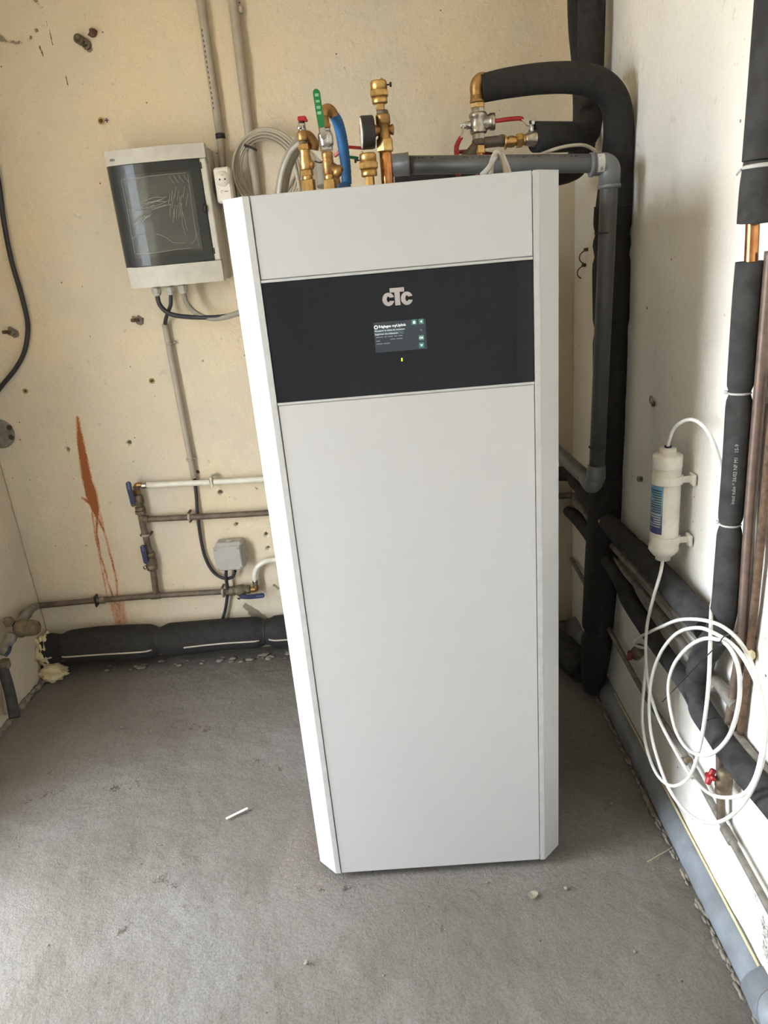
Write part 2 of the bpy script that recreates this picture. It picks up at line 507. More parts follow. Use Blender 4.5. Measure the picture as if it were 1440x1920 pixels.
RUST = [
    L2([XZ((-1.1422, 1.1600, 0.9782)), XZ((-1.1515, 1.1600, 0.9050)), XZ((-1.1580, 1.1600, 0.8260)), XZ((-1.1628, 1.1600, 0.7452)), XZ((-1.1600, 1.1600, 0.6787)), XZ((-1.1570, 1.1600, 0.6301)), XZ((-1.1570, 1.1600, 0.5940))],
       [.004, .012, .016, .019, .022, .016, .006]),
    L2([XZ((-1.1962, 1.1600, 0.6776)), XZ((-1.1665, 1.1600, 0.6499))], [.004, .009]),
    L2([XZ((-1.1561, 1.1600, 0.5982)), XZ((-1.1742, 1.1600, 0.5353)), XZ((-1.1777, 1.1600, 0.4368)), XZ((-1.1731, 1.1600, 0.3352)), XZ((-1.1672, 1.1600, 0.2657))], [.006, .004, .0035, .003, .003]),
    L2([XZ((-1.1684, 1.1600, 0.6417)), XZ((-1.1802, 1.1600, 0.5358)), XZ((-1.1850, 1.1600, 0.4040)), XZ((-1.1889, 1.1600, 0.2722))], [.002, .002, .002, .002]),
    L2([XZ((-1.1550, 1.1600, 0.5938)), XZ((-1.1423, 1.1600, 0.5325)), XZ((-1.1413, 1.1600, 0.4337)), XZ((-1.1380, 1.1600, 0.3435)), XZ((-1.1507, 1.1600, 0.2643))], [.004, .003, .003, .003, .003]),
    L2([XZ((-1.1435, 1.1600, 0.6184)), XZ((-1.1429, 1.1600, 0.5109)), XZ((-1.1383, 1.1600, 0.4000)), XZ((-1.1404, 1.1600, 0.3323))], [.0025, .002, .002, .003]),
]
FAINT = [L2([XZ((-1.1587, 1.1600, 0.2464)), XZ((-1.1592, 1.1600, 0.1949)), XZ((-1.1616, 1.1600, 0.1333))], [.02, .02, .016])]
BARE = [
    L2([XZ((-0.6592, 1.1600, 0.1799)), XZ((-0.6307, 1.1600, 0.1445)), XZ((-0.5818, 1.1600, 0.0856)), XZ((-0.5145, 1.1600, 0.0315))], [.016, .024, .03, .05]),
    L2([XZ((-1.1374, 1.1600, 2.1502)), XZ((-1.0956, 1.1600, 2.1248)), XZ((-1.0500, 1.1600, 2.1128))], [.02, .008, .006]),
    L2([XZ((-0.9809, 1.1600, 2.2184)), XZ((-0.9642, 1.1600, 2.1956))], [.007, .004]),
    L2([XZ((-0.8288, 1.1600, 2.1221)), XZ((-0.8252, 1.1600, 2.1163))], [.014, .008]),
    L2([XZ((-0.8581, 1.1600, 2.0998)), XZ((-0.8491, 1.1600, 2.0824))], [.016, .01]),
    L2([(-1.46, .0), (.612, .0)], [.016, .016]),
    L2([XZ((-0.5365, 1.1600, 0.2621)), XZ((-0.5239, 1.1600, 0.2472))], [.01, .006]),
    L2([XZ((-0.5510, 1.1600, 0.6621)), XZ((-0.5480, 1.1600, 0.6556))], [.006, .004]),
    L2([XZ((-0.8707, 1.1600, 1.2941)), XZ((-0.8577, 1.1600, 1.2860))], [.014, .013]),
    L2([XZ((-1.3034, 1.1600, 1.2969)), XZ((-1.2895, 1.1600, 1.2798))], [.012, .016]),
]
MARK = [
    L2([XZ((-1.0005, 1.1600, 2.0963)), XZ((-0.8785, 1.1600, 2.0959))], [.0004, .0004]),
    L2([XZ((-0.9975, 1.1600, 2.1016)), XZ((-0.9938, 1.1600, 2.0777))], [.0025, .0025]),
    L2([XZ((-0.9620, 1.1600, 2.1657)), XZ((-0.9557, 1.1600, 2.0995))], [.0012, .002]),
    L2([XZ((-0.9374, 1.1600, 2.0196)), XZ((-0.9370, 1.1600, 1.9939))], [.002, .002]),
    L2([XZ((-1.2046, 1.1600, 0.9584)), XZ((-1.2048, 1.1600, 0.8600)), XZ((-1.2097, 1.1600, 0.7981))], [.0004, .0006, .0004]),
    L2([XZ((-1.2279, 1.1600, 0.7630)), XZ((-1.1767, 1.1600, 0.7709))], [.0004, .0004]),
    L2([XZ((-0.9755, 1.1600, 0.9872)), XZ((-0.9836, 1.1600, 0.8750)), XZ((-0.9920, 1.1600, 0.7204))], [.0004, .0003, .0003]),
    L2([XZ((-0.9464, 1.1600, 0.8480)), XZ((-0.9647, 1.1600, 0.7283))], [.0003, .0003]),
    L2([XZ((-1.0814, 1.1600, 1.8626)), XZ((-1.0442, 1.1600, 1.8625))], [.0006, .0006]),
    L2([XZ((-0.7074, 1.1600, 0.4297)), XZ((-0.7067, 1.1600, 0.4208))], [.001, .001]),
]
# drilled holes: (x, z, radius, depth)
HOLES = [(*XZ((-0.9806, 1.1600, 0.8708)), .009, .02), (*XZ((-0.7576, 1.1600, 0.7393)), .008, .02), (*XZ((-0.6849, 1.1600, 0.6548)), .010, .02),
         (*XZ((-0.6456, 1.1600, 0.5246)), .008, .02), (*XZ((-0.5396, 1.1600, 0.4766)), .008, .02), (*XZ((-0.5394, 1.1600, 0.4197)), .008, .02),
         (*XZ((-0.6680, 1.1600, 1.1354)), .004, .01), (*XZ((-1.2077, 1.1600, 0.8643)), .009, .012), (*XZ((-1.0204, 1.1600, 2.1269)), .006, .01),
         (*XZ((-0.9981, 1.1600, 2.1442)), .007, .008), (*XZ((-1.3687, 1.1600, 0.9136)), .004, .01), (*XZ((-1.3191, 1.1600, 0.9251)), .003, .01),
         (*XZ((-0.7063, 1.1600, 0.7755)), .004, .01), (*XZ((-1.5076, 1.1600, 0.5005)), .004, .01)]

def back_fn(U, V):
    d = .0035 * lattice(U, V, .22, 3) + .0016 * lattice(U, V, .05, 4) + .0007 * lattice(U, V, .016, 5)
    for ln in BARE: d -= .004 * np.clip(seg_field(U, V, ln, .006) + lattice(U, V, .01, 9) * .8, 0, 1)
    d *= np.clip(np.minimum(U - XL, XR - U) / .03, 0, 1)
    for (x, z, r, dp) in HOLES:
        d -= dp * np.clip((r - np.hypot(U - x, V - z)) / (.35 * r), 0, 1)
    return np.stack([U, YB - d, V], -1)
def back_fields(U, V):
    mx = lambda LS, s: np.maximum.reduce([seg_field(U, V, l, s) for l in LS])
    bare = mx(BARE, .006)
    for (x, z, r, dp) in HOLES: bare = np.maximum(bare, np.clip((r * .95 - np.hypot(U - x, V - z)) / .0022, -3, 3))
    return {'rust': np.maximum(mx(RUST, .0045), np.clip(mx(FAINT, .01) * .6, -3, .05)), 'bare': bare, 'mark': np.where(mx(MARK, .0012) > -2.9, mx(MARK, .0012) + .6, -3)}
fx = (XZ((-1.1570, 1.1600, 0.9640))[0], XZ((-1.1460, 1.1600, 0.1463))[0])
slab('wall_back', axis_steps(XL - .15, XR + .15, .0044, [(min(fx) - .05, max(fx) + .06, .0026)]), axis_steps(-.08, ZC, .0044), back_fn, M['wall'], (0, .15, 0), back_fields)

MOULD = [L2([YZ((0.6120, -0.2592, 0.1893)), YZ((0.6120, -0.2871, 0.1784))], [.006, .012]), L2([YZ((0.6120, -0.3175, 0.1509)), YZ((0.6120, -0.3508, 0.1148))], [.02, .04]),
         L2([(-.5, .12), (-.42, .11)], [.05, .03])]
RMARK = [L2([YZ((0.6120, 0.1689, 0.8756)), YZ((0.6120, 0.1347, 0.8797)), YZ((0.6120, 0.1017, 0.8824))], [.0005, .0004, .0003]),
         L2([YZ((0.6120, 0.4012, 1.0247)), YZ((0.6120, 0.4309, 0.9912))], [.0004, .0003]),
         L2([YZ((0.6120, 0.1510, 1.2700)), YZ((0.6120, 0.1247, 1.2924))], [.0004, .0003]),
         L2([(1.155, 1.6), (1.15, 1.3), (1.158, .9)], [.0008, .0008, .0008])]
def right_fn(U, V):
    d = .004 * lattice(U, V, .25, 13) + .0018 * lattice(U, V, .06, 14) + .0006 * lattice(U, V, .02, 15)
    d *= np.clip((YB - U) / .03, 0, 1)
    for (y, z, r, dp) in [(*YZ((0.6120, -0.0900, 0.1668)), .004, .01), (*YZ((0.6120, -0.0934, 0.1303)), .004, .01)]:
        d -= dp * np.clip((r - np.hypot(U - y, V - z)) / (.35 * r), 0, 1)
    return np.stack([XR - d, U, V], -1)
def right_fields(U, V):
    mx = lambda LS, s: np.maximum.reduce([seg_field(U, V, l, s) for l in LS])
    return {'rust': np.full(U.shape, -3.0), 'bare': mx([L2([(YF, 0), (YB, 0)], [.012, .012])], .006),
            'mark': np.maximum(np.clip(mx(MOULD, .012) * .8, -3, .6), np.where(mx(RMARK, .0012) > -2.9, mx(RMARK, .0012) + .6, -3))}
slab('wall_right', axis_steps(YF, YB, .03, [(-.75, YB, .008)]), axis_steps(-.08, ZC, .008), right_fn, M['wall_r'], (.15, 0, 0), right_fields)

def blank(U, V): return {k: np.full(U.shape, -3.0) for k in ('rust', 'bare', 'mark')}
def left_fn(U, V):
    d = (.004 * lattice(U, V, .25, 23) + .0018 * lattice(U, V, .06, 24)) * np.clip((YB - U) / .03, 0, 1)
    return np.stack([XL + d, U, V], -1)
def left_fields(U, V):
    f = blank(U, V)
    f['bare'] = np.maximum(seg_field(U, V, L2([(-.4, 0), (YB, 0)], [.012, .012]), .006),
                           seg_field(U, V, L2([(1.12, .0), (1.06, .03)], [.05, .02]), .006))
    return f
slab('wall_left', axis_steps(DOOR[1], YB, .012), axis_steps(-.08, ZC, .012), left_fn, M['wall_l'], (-.2, 0, 0), left_fields)
g = G()
for (y0, y1) in ((YF, DOOR[0]),): g.box((XL - .1, (y0 + y1) / 2, ZC / 2), (.2, y1 - y0, ZC))
for d_ in (DOOR,): g.box((XL - .1, (d_[0] + d_[1]) / 2, (ZC + d_[2]) / 2), (.2, d_[1] - d_[0], ZC - d_[2]))
struct(g.build('wall_door_side', M['ceiling']))
struct(G().box(((XL + XR) / 2, YF - .1, ZC / 2), (XR - XL + .4, .2, ZC)).build('wall_front', M['front']))
struct(G().box(((XL + XR) / 2, (YF + YB) / 2, ZC + .08), (XR - XL + .5, YB - YF + .5, .16)).build('ceiling', M['ceiling']))

FSTAIN = [L2([(-0.3353, 0.0055, 0.0000)[:2], (-0.3530, 0.0477, 0.0000)[:2], (-0.3421, 0.1615, 0.0000)[:2]], [.016, .012, .006])]
FDARK = [L2([(-1.3084, 0.9032, 0.0000)[:2], (-1.2420, 0.9218, 0.0000)[:2]], [.002, .004]), L2([(-0.9760, 0.6482, 0.0000)[:2], (-0.9357, 0.6634, 0.0000)[:2]], [.003, .003]), L2([(-1.3919, 0.9341, 0.0000)[:2], (-1.3850, 0.9366, 0.0000)[:2]], [.004, .003]),
         L2([(-1.2037, 0.3644, 0.0000)[:2], (-1.1229, 0.4011, 0.0000)[:2]], [.012, .02]), L2([(-0.7398, 0.0551, 0.0000)[:2], (-0.6605, 0.0160, 0.0000)[:2]], [.012, .01]), L2([(-0.7790, -0.1227, 0.0000)[:2], (-0.7469, -0.0686, 0.0000)[:2]], [.01, .014]), L2([(-0.0402, -0.0939, 0.0000)[:2], (-0.0076, -0.1522, 0.0000)[:2]], [.008, .01]), L2([(-0.5361, 0.4829, 0.0000)[:2], (-0.4616, 0.4263, 0.0000)[:2]], [.012, .018]),
         L2([(-1.2993, 0.9054, 0.0000)[:2], (-1.2224, 0.9125, 0.0000)[:2]], [.004, .006]), L2([(-0.8442, 0.6931, 0.0000)[:2], (-0.7248, 0.6503, 0.0000)[:2]], [.02, .02]),
         L2([(-0.9939, 1.0168, 0.0000)[:2], (-0.9339, 1.0235, 0.0000)[:2]], [.02, .01]),
         L2([(-0.9790, 0.3867, 0.0000)[:2], (-0.8780, 0.3993, 0.0000)[:2]], [.015, .02]), L2([(-0.2960, -0.0213, 0.0000)[:2], (-0.1656, -0.0241, 0.0000)[:2]], [.01, .012]),
         L2([(-1.2013, 0.5042, 0.0000)[:2], (-1.1109, 0.4114, 0.0000)[:2]], [.01, .01])]
def floor_fn(U, V):
    d = .006 * lattice(U, V, .3, 33) + .002 * lattice(U, V, .06, 34) + .0012 * lattice(U, V, .02, 35)
    d *= np.clip(np.maximum(np.abs(U) - .34, np.maximum(-.05 - V, V - .72)) / .08, .15, 1)
    return np.stack([U, V, d - .004], -1)
def floor_fields(U, V):
    mx = lambda LS, s: np.maximum.reduce([seg_field(U, V, l, s) for l in LS])
    return {'rust': np.clip(mx(FSTAIN, .03) * .6, -3, -.75), 'bare': np.clip(mx(FDARK, .012) * .7, -3, .25), 'mark': np.full(U.shape, -3.0)}
slab('floor', axis_steps(XL - .05, XR + .05, .01), axis_steps(YF - .05, YB + .05, .04, [(-1.0, YB + .05, .009)]), floor_fn, M['floor'], (0, 0, -.12), floor_fields)
o = G().box((-4.0, -6.0, -.13), (240, 240, .1)).build('ground_outside', M['out']); struct(o)

def crumb(g, c, r, seed, nz=1.0, n=2):
    """an irregular little lump"""
    rg = random.Random(seed); vs = []; fs = []; a, b = 7, 5
    for i in range(b + 1):
        t = PI * i / b
        for k in range(a):
            q = 2 * PI * k / a; s = 1 + rg.uniform(-.28, .28)
            vs.append((c[0] + r[0] * math.sin(t) * math.cos(q) * s, c[1] + r[1] * math.sin(t) * math.sin(q) * s, c[2] + r[2] * math.cos(t) * s))
    for i in range(b):
        for k in range(a): fs.append((i * a + k, i * a + (k + 1) % a, (i + 1) * a + (k + 1) % a, (i + 1) * a + k))
    g.add(vs, fs, True)
# broken mortar along the foot of the right wall and of the left wall
g = G(); rg = random.Random(3)
for i in range(170):
    y = rg.uniform(-.75, .72); s = rg.uniform(.002, .0075)
    crumb(g, (.574 + rg.uniform(-.007, .004), y, s * .1), (s * .8, s * 2.2, s * .5), i)
o = g.build('mortar_crumbs', M['mortar']); tag(o, 'broken mortar crumbs along the foot of the grey floor pipe', 'mortar', kind='stuff')
g = G()
for i in range(46):
    y = rg.uniform(.45, 1.1); s = rg.uniform(.005, .016)
    crumb(g, (XL + rg.uniform(.0, .012), y, s * .3), (s, s * 1.5, s * .7), i + 200)
for i in range(40):
    x = rg.uniform(-1.3, -.35); s = rg.uniform(.004, .012)
    crumb(g, (x, 1.075 + rg.uniform(-.02, .03), s * .2), (s * 1.6, s, s * .4), i + 300)
o = g.build('plaster_crumbs', M['mortar']); tag(o, 'plaster crumbs in the floor corner below the black foam pipe', 'mortar', kind='stuff')

g = G()
for i in range(150):
    x, y = rg.uniform(-1.4, .55), rg.uniform(-.75, 1.0); s = rg.uniform(.0008, .0026)
    if abs(x) < .32 and -.02 < y < .7: continue
    crumb(g, (x, y, .0005), (s * 1.4, s, s * .7), i + 500)
o = g.build('floor_grit', M['mortar']); tag(o, 'fine grit scattered over the concrete floor', 'grit', kind='stuff')

# ------------------------------------------------------------------ heat pump cabinet
H, I, CH, ZB, ZT = .298, .244, .0413, .02, 1.547
E1 = I + .012                       # front edge of the chamfered corner profile
Z1, Z2, DEP = 1.4025, 1.1866, .68
hp = thing('heat_pump', 'tall white heat pump cabinet with black glass display, standing on the concrete floor', 'heat pump', (0, .34, 0))
G().prism([(-H + .001, CH + .003), (-E1, .006), (E1, .006), (H - .001, CH + .003), (H - .001, DEP), (-H + .001, DEP)], 2, .03, ZT - .008).build('body', M['white'], hp)
G().prism([(-H, CH), (-E1, .001), (E1, .001), (H, CH), (H, DEP + .004), (-H, DEP + .004)], 2, ZT - .008, ZT - .002).build('top_cover', M['profile'], hp)
G().prism([(-H + .02, CH + .02), (-E1 + .02, .03), (E1 - .02, .03), (H - .02, CH + .02), (H - .02, DEP - .02), (-H + .02, DEP - .02)], 2, .012, .031).build('base_plate', M['dark_gap'], hp)
for sx in (-1, 1):
    for yy in (.07, .6):
        G().cyl((sx * .22, yy, -.004), (0, 0, 1), .02, 0, .02).build('foot', M['black'], hp)
for sx in (-1, 1):
    pts = [(-H, CH), (-E1, 0), (-I - .001, 0), (-I - .001, .004), (-E1 + .0015, .004), (-H + .003, CH + .0045), (-H + .003, .20), (-H, .20)]
    if sx == 1: pts = [(-x, y) for x, y in pts][::-1]
    G().prism(pts, 2, ZB, ZT).build('corner_panel', M['white'], hp)
    x0, x1 = sorted((sx * (I - .001), sx * (I + .0115)))
    G().box(((x0 + x1) / 2, -.0006, (ZB + ZT) / 2), (x1 - x0 - .002, .0016, ZT - ZB - .002)).build('edge_profile', M['profile'], hp)
def panel(name, z0, z1, m, y0=0.0, dx=.0012):
    return G().box((0, y0 + .006, (z0 + z1) / 2), (2 * (I - dx), .012, z1 - z0), .0012).build(name, m, hp)
panel('upper_panel', Z1 + .0062, ZT, M['white'])
panel('lower_panel', ZB, Z2 - .0062, M['white'])
disp = panel('display_panel', Z2, Z1, M['glass_black'], -.0006)
for z in (Z1 + .003, Z2 - .003):
    G().box((0, .004, z), (2 * I - .002, .010, .0046), .0006).build('trim_strip', M['profile'], hp)
SY = -.0009
def on_glass(x0, z0, k=0): return lambda u, v: (x0 + u, SY - .0004 * k, z0 + v)
def card(name, x0, x1, z0, z1, m, parent, k=1):
    return G().box(((x0 + x1) / 2, SY - .0003 * k, (z0 + z1) / 2), (x1 - x0, .0003, z1 - z0)).build(name, m, parent)
A_, B_, C_, D_ = (-0.0484, 0.0000, 1.3182), (0.0463, 0.0000, 1.3178), (0.0463, 0.0000, 1.2642), (-0.0497, 0.0000, 1.2635)
sx0, sx1 = (A_[0] + D_[0]) / 2, (B_[0] + C_[0]) / 2; sz1, sz0 = (A_[2] + B_[2]) / 2, (C_[2] + D_[2]) / 2
scr = card('screen', sx0, sx1, sz0, sz1, M['screen'], disp, .5)
sw, sh = sx1 - sx0, sz1 - sz0
def sp(u, v): return sx0 + u * sw, sz1 - v * sh
card('menu_bar', *(sp(.0, 0)[0], sp(.54, 0)[0]), sp(0, .32)[1], sp(0, .235)[1], M['scr_bar'], scr, 1.2)
card('menu_bar', *(sp(.0, 0)[0], sp(.57, 0)[0]), sp(0, .435)[1], sp(0, .34)[1], M['scr_bar'], scr, 1.2)
for body, u, v, size, m, b in (('R\u00e9glages myUplink', .095, .185, .0066, 'scr_white', .0001), ('R\u00e9cup\u00e9rer la cha\u00eene de connexion', .015, .305, .0040, 'scr_white', 0),
                               ('Supprimer des utilisateurs', .015, .415, .0040, 'scr_white', 0)):
    x, z = sp(u, v); lettering('menu_text', body, size, on_glass(x, z, 2), M[m], scr, b)
for u, v, ws in ((.03, .505, (.14, .05, .10, .06, .08)), (.30, .60, (.10, .12)), (.03, .63, (.07,)), (.03, .725, (.12, .12))):
    for w in ws:                    # faint greyed-out lines, word by word
        card('faint_word', sp(u, 0)[0], sp(u + w, 0)[0], sp(0, v)[1], sp(0, v - .028)[1], M['scr_dim'], scr, 1.6); u += w + .02
g = G(); x, z = sp(.045, .155); n = 20
vs = [(x + r * math.cos(t), SY - .0008, z + r * math.sin(t)) for r in (.0036, .0020) for t in [2 * PI * k / n for k in range(n)]]
g.add(vs, [(k, (k + 1) % n, n + (k + 1) % n, n + k) for k in range(n)]); g.build('gear_icon', M['scr_white'], scr)
def icon(u, v, m, poly, on=True):
    x, z = sp(u, v); w = .0046
    bt = card('menu_button', x - w, x + w, z - w, z + w, M[m], scr, 1.4)
    if poly: G().add([(x + a * w, SY - .0009, z + b * w) for a, b in poly], [tuple(range(len(poly)))]).build('button_symbol', M['scr_white' if on else 'scr_dim'], bt)
    return x, z, bt
icon(.78, .09, 'scr_green', [(-.45, -.6), (.45, -.6), (.45, .05), (.6, .05), (0, .65), (-.6, .05), (-.45, .05)])
icon(.915, .09, 'scr_green', [(-.55, 0), (.5, .6), (.25, 0), (.5, -.6)])
icon(.905, .36, 'screen', [(-.4, -.4), (0, .4), (.4, -.4), (0, -.2)], False)
x, z, bt = icon(.90, .62, 'scr_green', None); lettering('button_symbol', 'OK', .0052, on_glass(x, z - .0018, 2.4), M['scr_white'], bt, .0002, 'CENTER')
icon(.895, .87, 'scr_green', [(-.65, .5), (0, .25), (.65, .5), (0, -.6)])
p = (-0.0019, 0.0000, 1.2477); card('status_led', p[0] - .0013, p[0] + .0013, p[2] - .003, p[2] + .003, M['led'], disp, 1)
# the three-letter emblem
def arc_c(cx, cz, rx, rz, tx, tz, gap):
    n = 26; o_, i_ = [], []
    for k in range(n + 1):
        t = gap + (2 * PI - 2 * gap) * k / n
        o_.append((cx + rx * math.cos(t), cz + rz * math.sin(t))); i_.append((cx + (rx - tx) * math.cos(t), cz + (rz - tz) * math.sin(t)))
    i_[0] = (cx + (rx - tx) * .55, o_[0][1] * .35 + (cz + .0) * .65 + .0015); i_[-1] = (i_[0][0], 2 * cz - i_[0][1])
    return o_, i_
lg = []
for (pc) in ((-0.0183, 0.0000, 1.3566), (0.0152, 0.0000, 1.3558)):
    o_, i_ = arc_c(pc[0], pc[2], .0108, .0116, .0080, .0066, .30); n = len(o_)
    g = G(); vs = [(x, y, z) for y in (SY - .0004, SY + .0002) for x, z in o_ + i_]
    fs = [(k, k + 1, n + k + 1, n + k) for k in range(n - 1)]; fs += [tuple(2 * n + q for q in f)[::-1] for f in fs]
    ring = list(range(n)) + list(range(2 * n - 1, n - 1, -1)); fs += [(ring[k], ring[(k + 1) % (2 * n)], ring[(k + 1) % (2 * n)] + 2 * n, ring[k] + 2 * n) for k in range(2 * n)]
    g.add(vs, fs); g.build('logo_letter', M['logo'], disp)
pc = (-0.0018, 0.0000, 1.3600); x, z = pc[0], pc[2]
tp = [(-.0131, .0155), (.0131, .0155), (.0131, .0080), (.0047, .0080), (.0047, -.0150), (-.0047, -.0150), (-.0047, .0080), (-.0131, .0080)]
G().prism([(x + a, z + b) for a, b in tp], 1, SY - .0006, SY + .0002).build('logo_letter', M['logo'], disp)

# ------------------------------------------------------------------ fittings on top of the cabinet
def zt(p): return p[2]
def lever(name, pts, w, t, m, parent, up=None):
    """flat bar along pts: width w across, thickness t"""
    P, _ = path(pts, 1.0, 10); vs = []; fs = []; n = len(P)
    T = np.gradient(P, axis=0); T /= np.linalg.norm(T, axis=1)[:, None]
    up = np.array(up or (0, 0, 1.0)); Ls = np.r_[0, np.cumsum(np.linalg.norm(np.diff(P, axis=0), axis=1))]
    for i in range(n):
        a = np.cross(T[i], up); a /= np.linalg.norm(a) + 1e-9; b = np.cross(a, T[i])
        e = 1.0
        for dd in (Ls[i], Ls[-1] - Ls[i]):
            if dd < w / 2: e = min(e, max(.3, math.sqrt(max(0, 1 - (1 - dd / (w / 2)) ** 2))))
        for (p, q) in ((-1, -1), (1, -1), (1, 1), (-1, 1)): vs.append(P[i] + a * p * w / 2 * e + b * q * t / 2)
    for i in range(n - 1):
        for k in range(4): fs.append((i * 4 + k, i * 4 + (k + 1) % 4, (i + 1) * 4 + (k + 1) % 4, (i + 1) * 4 + k))
    fs += [(3, 2, 1, 0), tuple((n - 1) * 4 + k for k in range(4))]
    return G().add(vs, fs).build(name, m, parent)
UP = (0, 0, 1)
TOP = ZT - .002
# (a) brass safety valve with a red cap, leftmost on the cabinet
Y = .45; c = (-0.1775, 0.4500, 1.5970); X = c[0]
z = lambda p: p[2] - TOP
b0 = (X, Y, TOP)
t = thing('safety_valve', 'brass safety valve with small red cap, leftmost fitting on top of the cabinet', 'valve', b0)
za = [z((-0.1787, 0.4500, 1.5870)), z((-0.1764, 0.4500, 1.6058)), z((-0.1755, 0.4500, 1.6135)), z((-0.1741, 0.4500, 1.6256)), z((-0.1718, 0.4500, 1.6440)), z((-0.1727, 0.4500, 1.6572)), z((-0.1715, 0.4500, 1.6669)), z((-0.1725, 0.4500, 1.6789)), z((-0.1717, 0.4500, 1.6852)), z((-0.1702, 0.4500, 1.7076)), z((-0.1710, 0.4500, 1.7204)), z((-0.1705, 0.4500, 1.7246)), z((-0.1694, 0.4500, 1.7340))]
G().hexa(b0, UP, .0165, 0, za[1]).cyl(b0, UP, .0118, za[1] - .002, za[2] + .002).build('union_nut', M['brass'], t)
G().hexa(b0, UP, .0145, za[2], za[3]).build('hex_nut', M['brass'], t)
G().lathe(b0, UP, [(.0125, za[3]), (.0142, za[3] + .003), (.0142, za[4]), (.0118, za[5]), (.0118, za[6] - .002), (.013, za[6])]).lathe((X + .012, Y, TOP + (za[3] + za[4]) / 2), (1, -.2, -.35), [(.010, -.01), (.010, .004), (.006, .006)]).build('valve_body', M['brass'], t)
G().hexa(b0, UP, .0138, za[6], za[7]).build('hex_nut', M['brass'], t)
G().cyl(b0, UP, .0112, za[7], za[8]).build('collar', M['bronze'], t)
e = G().lathe(b0, UP, [(.0125, za[8]), (.0135, za[8] + .004), (.0135, za[9] - .008), (.0115, za[9] - .003), (.006, za[9])])
e.tube([(X, Y, TOP + za[9] - .012), (X + .012, Y + .004, TOP + za[9] - .014), (X + .022, Y + .010, TOP + za[8] - .006), (X + .02, Y + .012, TOP + za[6])], [.011, .0115, .011, .010])
e.build('elbow', M['brass_d'], t)
G().cyl((X, Y, TOP), UP, .0085, za[9] - .003, za[10]).cyl((X - .004, Y - .006, TOP + za[9] + .004), (-.4, -.8, .2), .005, -.004, .006).build('test_port', M['chrome'], t)
G().cyl((X, Y, TOP), UP, .007, za[10] - .002, za[11]).build('stem', M['black'], t)
cp = G().box((X + .002, Y, TOP + (za[11] + za[12]) / 2), (.019, .017, za[12] - za[11]), .002); cp.box((X + .010, Y - .001, TOP + za[11] + .001), (.008, .014, .005), .001)
cp.build('cap', M['red'], t)

# (b) ball valve with the green lever
Y = .42; c = (-0.1260, 0.4200, 1.5903); X = c[0]; b0 = (X, Y, TOP)
t = thing('filling_valve', 'nickel ball valve with upright green lever on brass riser', 'valve', b0)
zz = lambda py: ZT - TOP + [(-0.1266, 0.4200, 1.5848)[2], (-0.1151, 0.4200, 1.7637)[2]][0] - ZT + (350 - py) * (((-0.1151, 0.4200, 1.7637)[2] - (-0.1266, 0.4200, 1.5848)[2]) / 170)
G().hexa(b0, UP, .0145, 0, zz(336)).cyl(b0, UP, .011, zz(337), zz(326)).build('union_nut', M['brass'], t)
g = G().lathe(b0, UP, [(.0105, zz(327)), (.0125, zz(325)), (.0125, zz(299)), (.0115, zz(297)), (.0125, zz(296)), (.0125, zz(286)), (.0115, zz(283))])
g.lathe((X + .006, Y, TOP + zz(312)), (.75, -.1, -.55), [(.011, 0), (.011, .012), (.0135, .013), (.0135, .023), (.009, .027)])
g.build('strainer_body', M['brass_d'], t)
G().hexa(b0, UP, .0142, zz(281), zz(273), .1, 8).lathe(b0, UP, [(.013, zz(276)), (.0162, zz(270)), (.0172, zz(258)), (.0162, zz(249)), (.0125, zz(244))]).hexa(b0, UP, .0128, zz(245), zz(239), .1, 8).cyl((X - .004, Y - .008, TOP + zz(254)), (0, -1, 0), .0075, 0, .014).build('ball_valve_body', M['chrome'], t)
G().lathe(b0, UP, [(.0125, zz(239)), (.0135, zz(236)), (.0135, zz(231)), (.0115, zz(229)), (.0115, zz(216))]).tube([(X, Y, TOP + zz(218)), (X + .002, Y + .002, TOP + zz(208)), (X + .010, Y + .010, TOP + zz(203)), (X + .018, Y + .018, TOP + zz(206)), (X + .022, Y + .022, TOP + zz(214))], [.0115, .012, .012, .0115, .011]).build('elbow', M['brass_d'], t)
lv = lever('lever', [(X - .004, Y - .024, TOP + zz(240)), (X - .0045, Y - .026, TOP + zz(232)), (X - .0068, Y - .028, TOP + zz(200)), (X - .008, Y - .029, TOP + zz(177)), (X - .008, Y - .029, TOP + zz(171))], .0152, .004, M['green'], t, (0, 1, 0))
lever('lever_stem', [(X - .003, Y - .0215, TOP + zz(260)), (X - .003, Y - .022, TOP + zz(250)), (X - .004, Y - .0235, TOP + zz(238))], .012, .0025, M['steel'], t, (0, 1, 0))
for k, (py, s) in enumerate(((182, .004), (193, .0035), (204, .0042), (214, .0042))):
    G().box((X - .0076 + .0004 * k, Y - .0312 + .0006 * k, TOP + zz(py)), (.0085, .0008, s * 1.4), .0003).build('embossing', M['greenlet'], lv)
G().hexa((X - .004, Y - .024, TOP + zz(254)), (0, -1, 0), .005, 0, .004).build('lever_nut', M['steel'], t)

# blue insulated hose behind it
o = thing('insulated_hose', 'blue sleeved hose curving down from the green lever valve', 'hose', (-0.0965, 0.4600, 1.5911))
G().tube([(-0.1082, 0.4450, 1.7355), (-0.0987, 0.4600, 1.7212), (-0.0936, 0.4750, 1.6972), (-0.0912, 0.4850, 1.6655), (-0.0901, 0.4900, 1.6304), (-0.0914, 0.4900, 1.5931)], [.010, .012, .0125, .0125, .012, .012], 16, 10, rf=lambda s, L: 1 + .03 * math.sin(s / .006 * 2 * PI)).build('sleeve', M['blue'], o)
G().tube([(-0.0919, 0.4900, 1.5886), (-0.1035, 0.4600, 1.5827), (-0.1076, 0.4200, 1.5700)], .011, 16).build('sleeve_end', M['blue'], o)

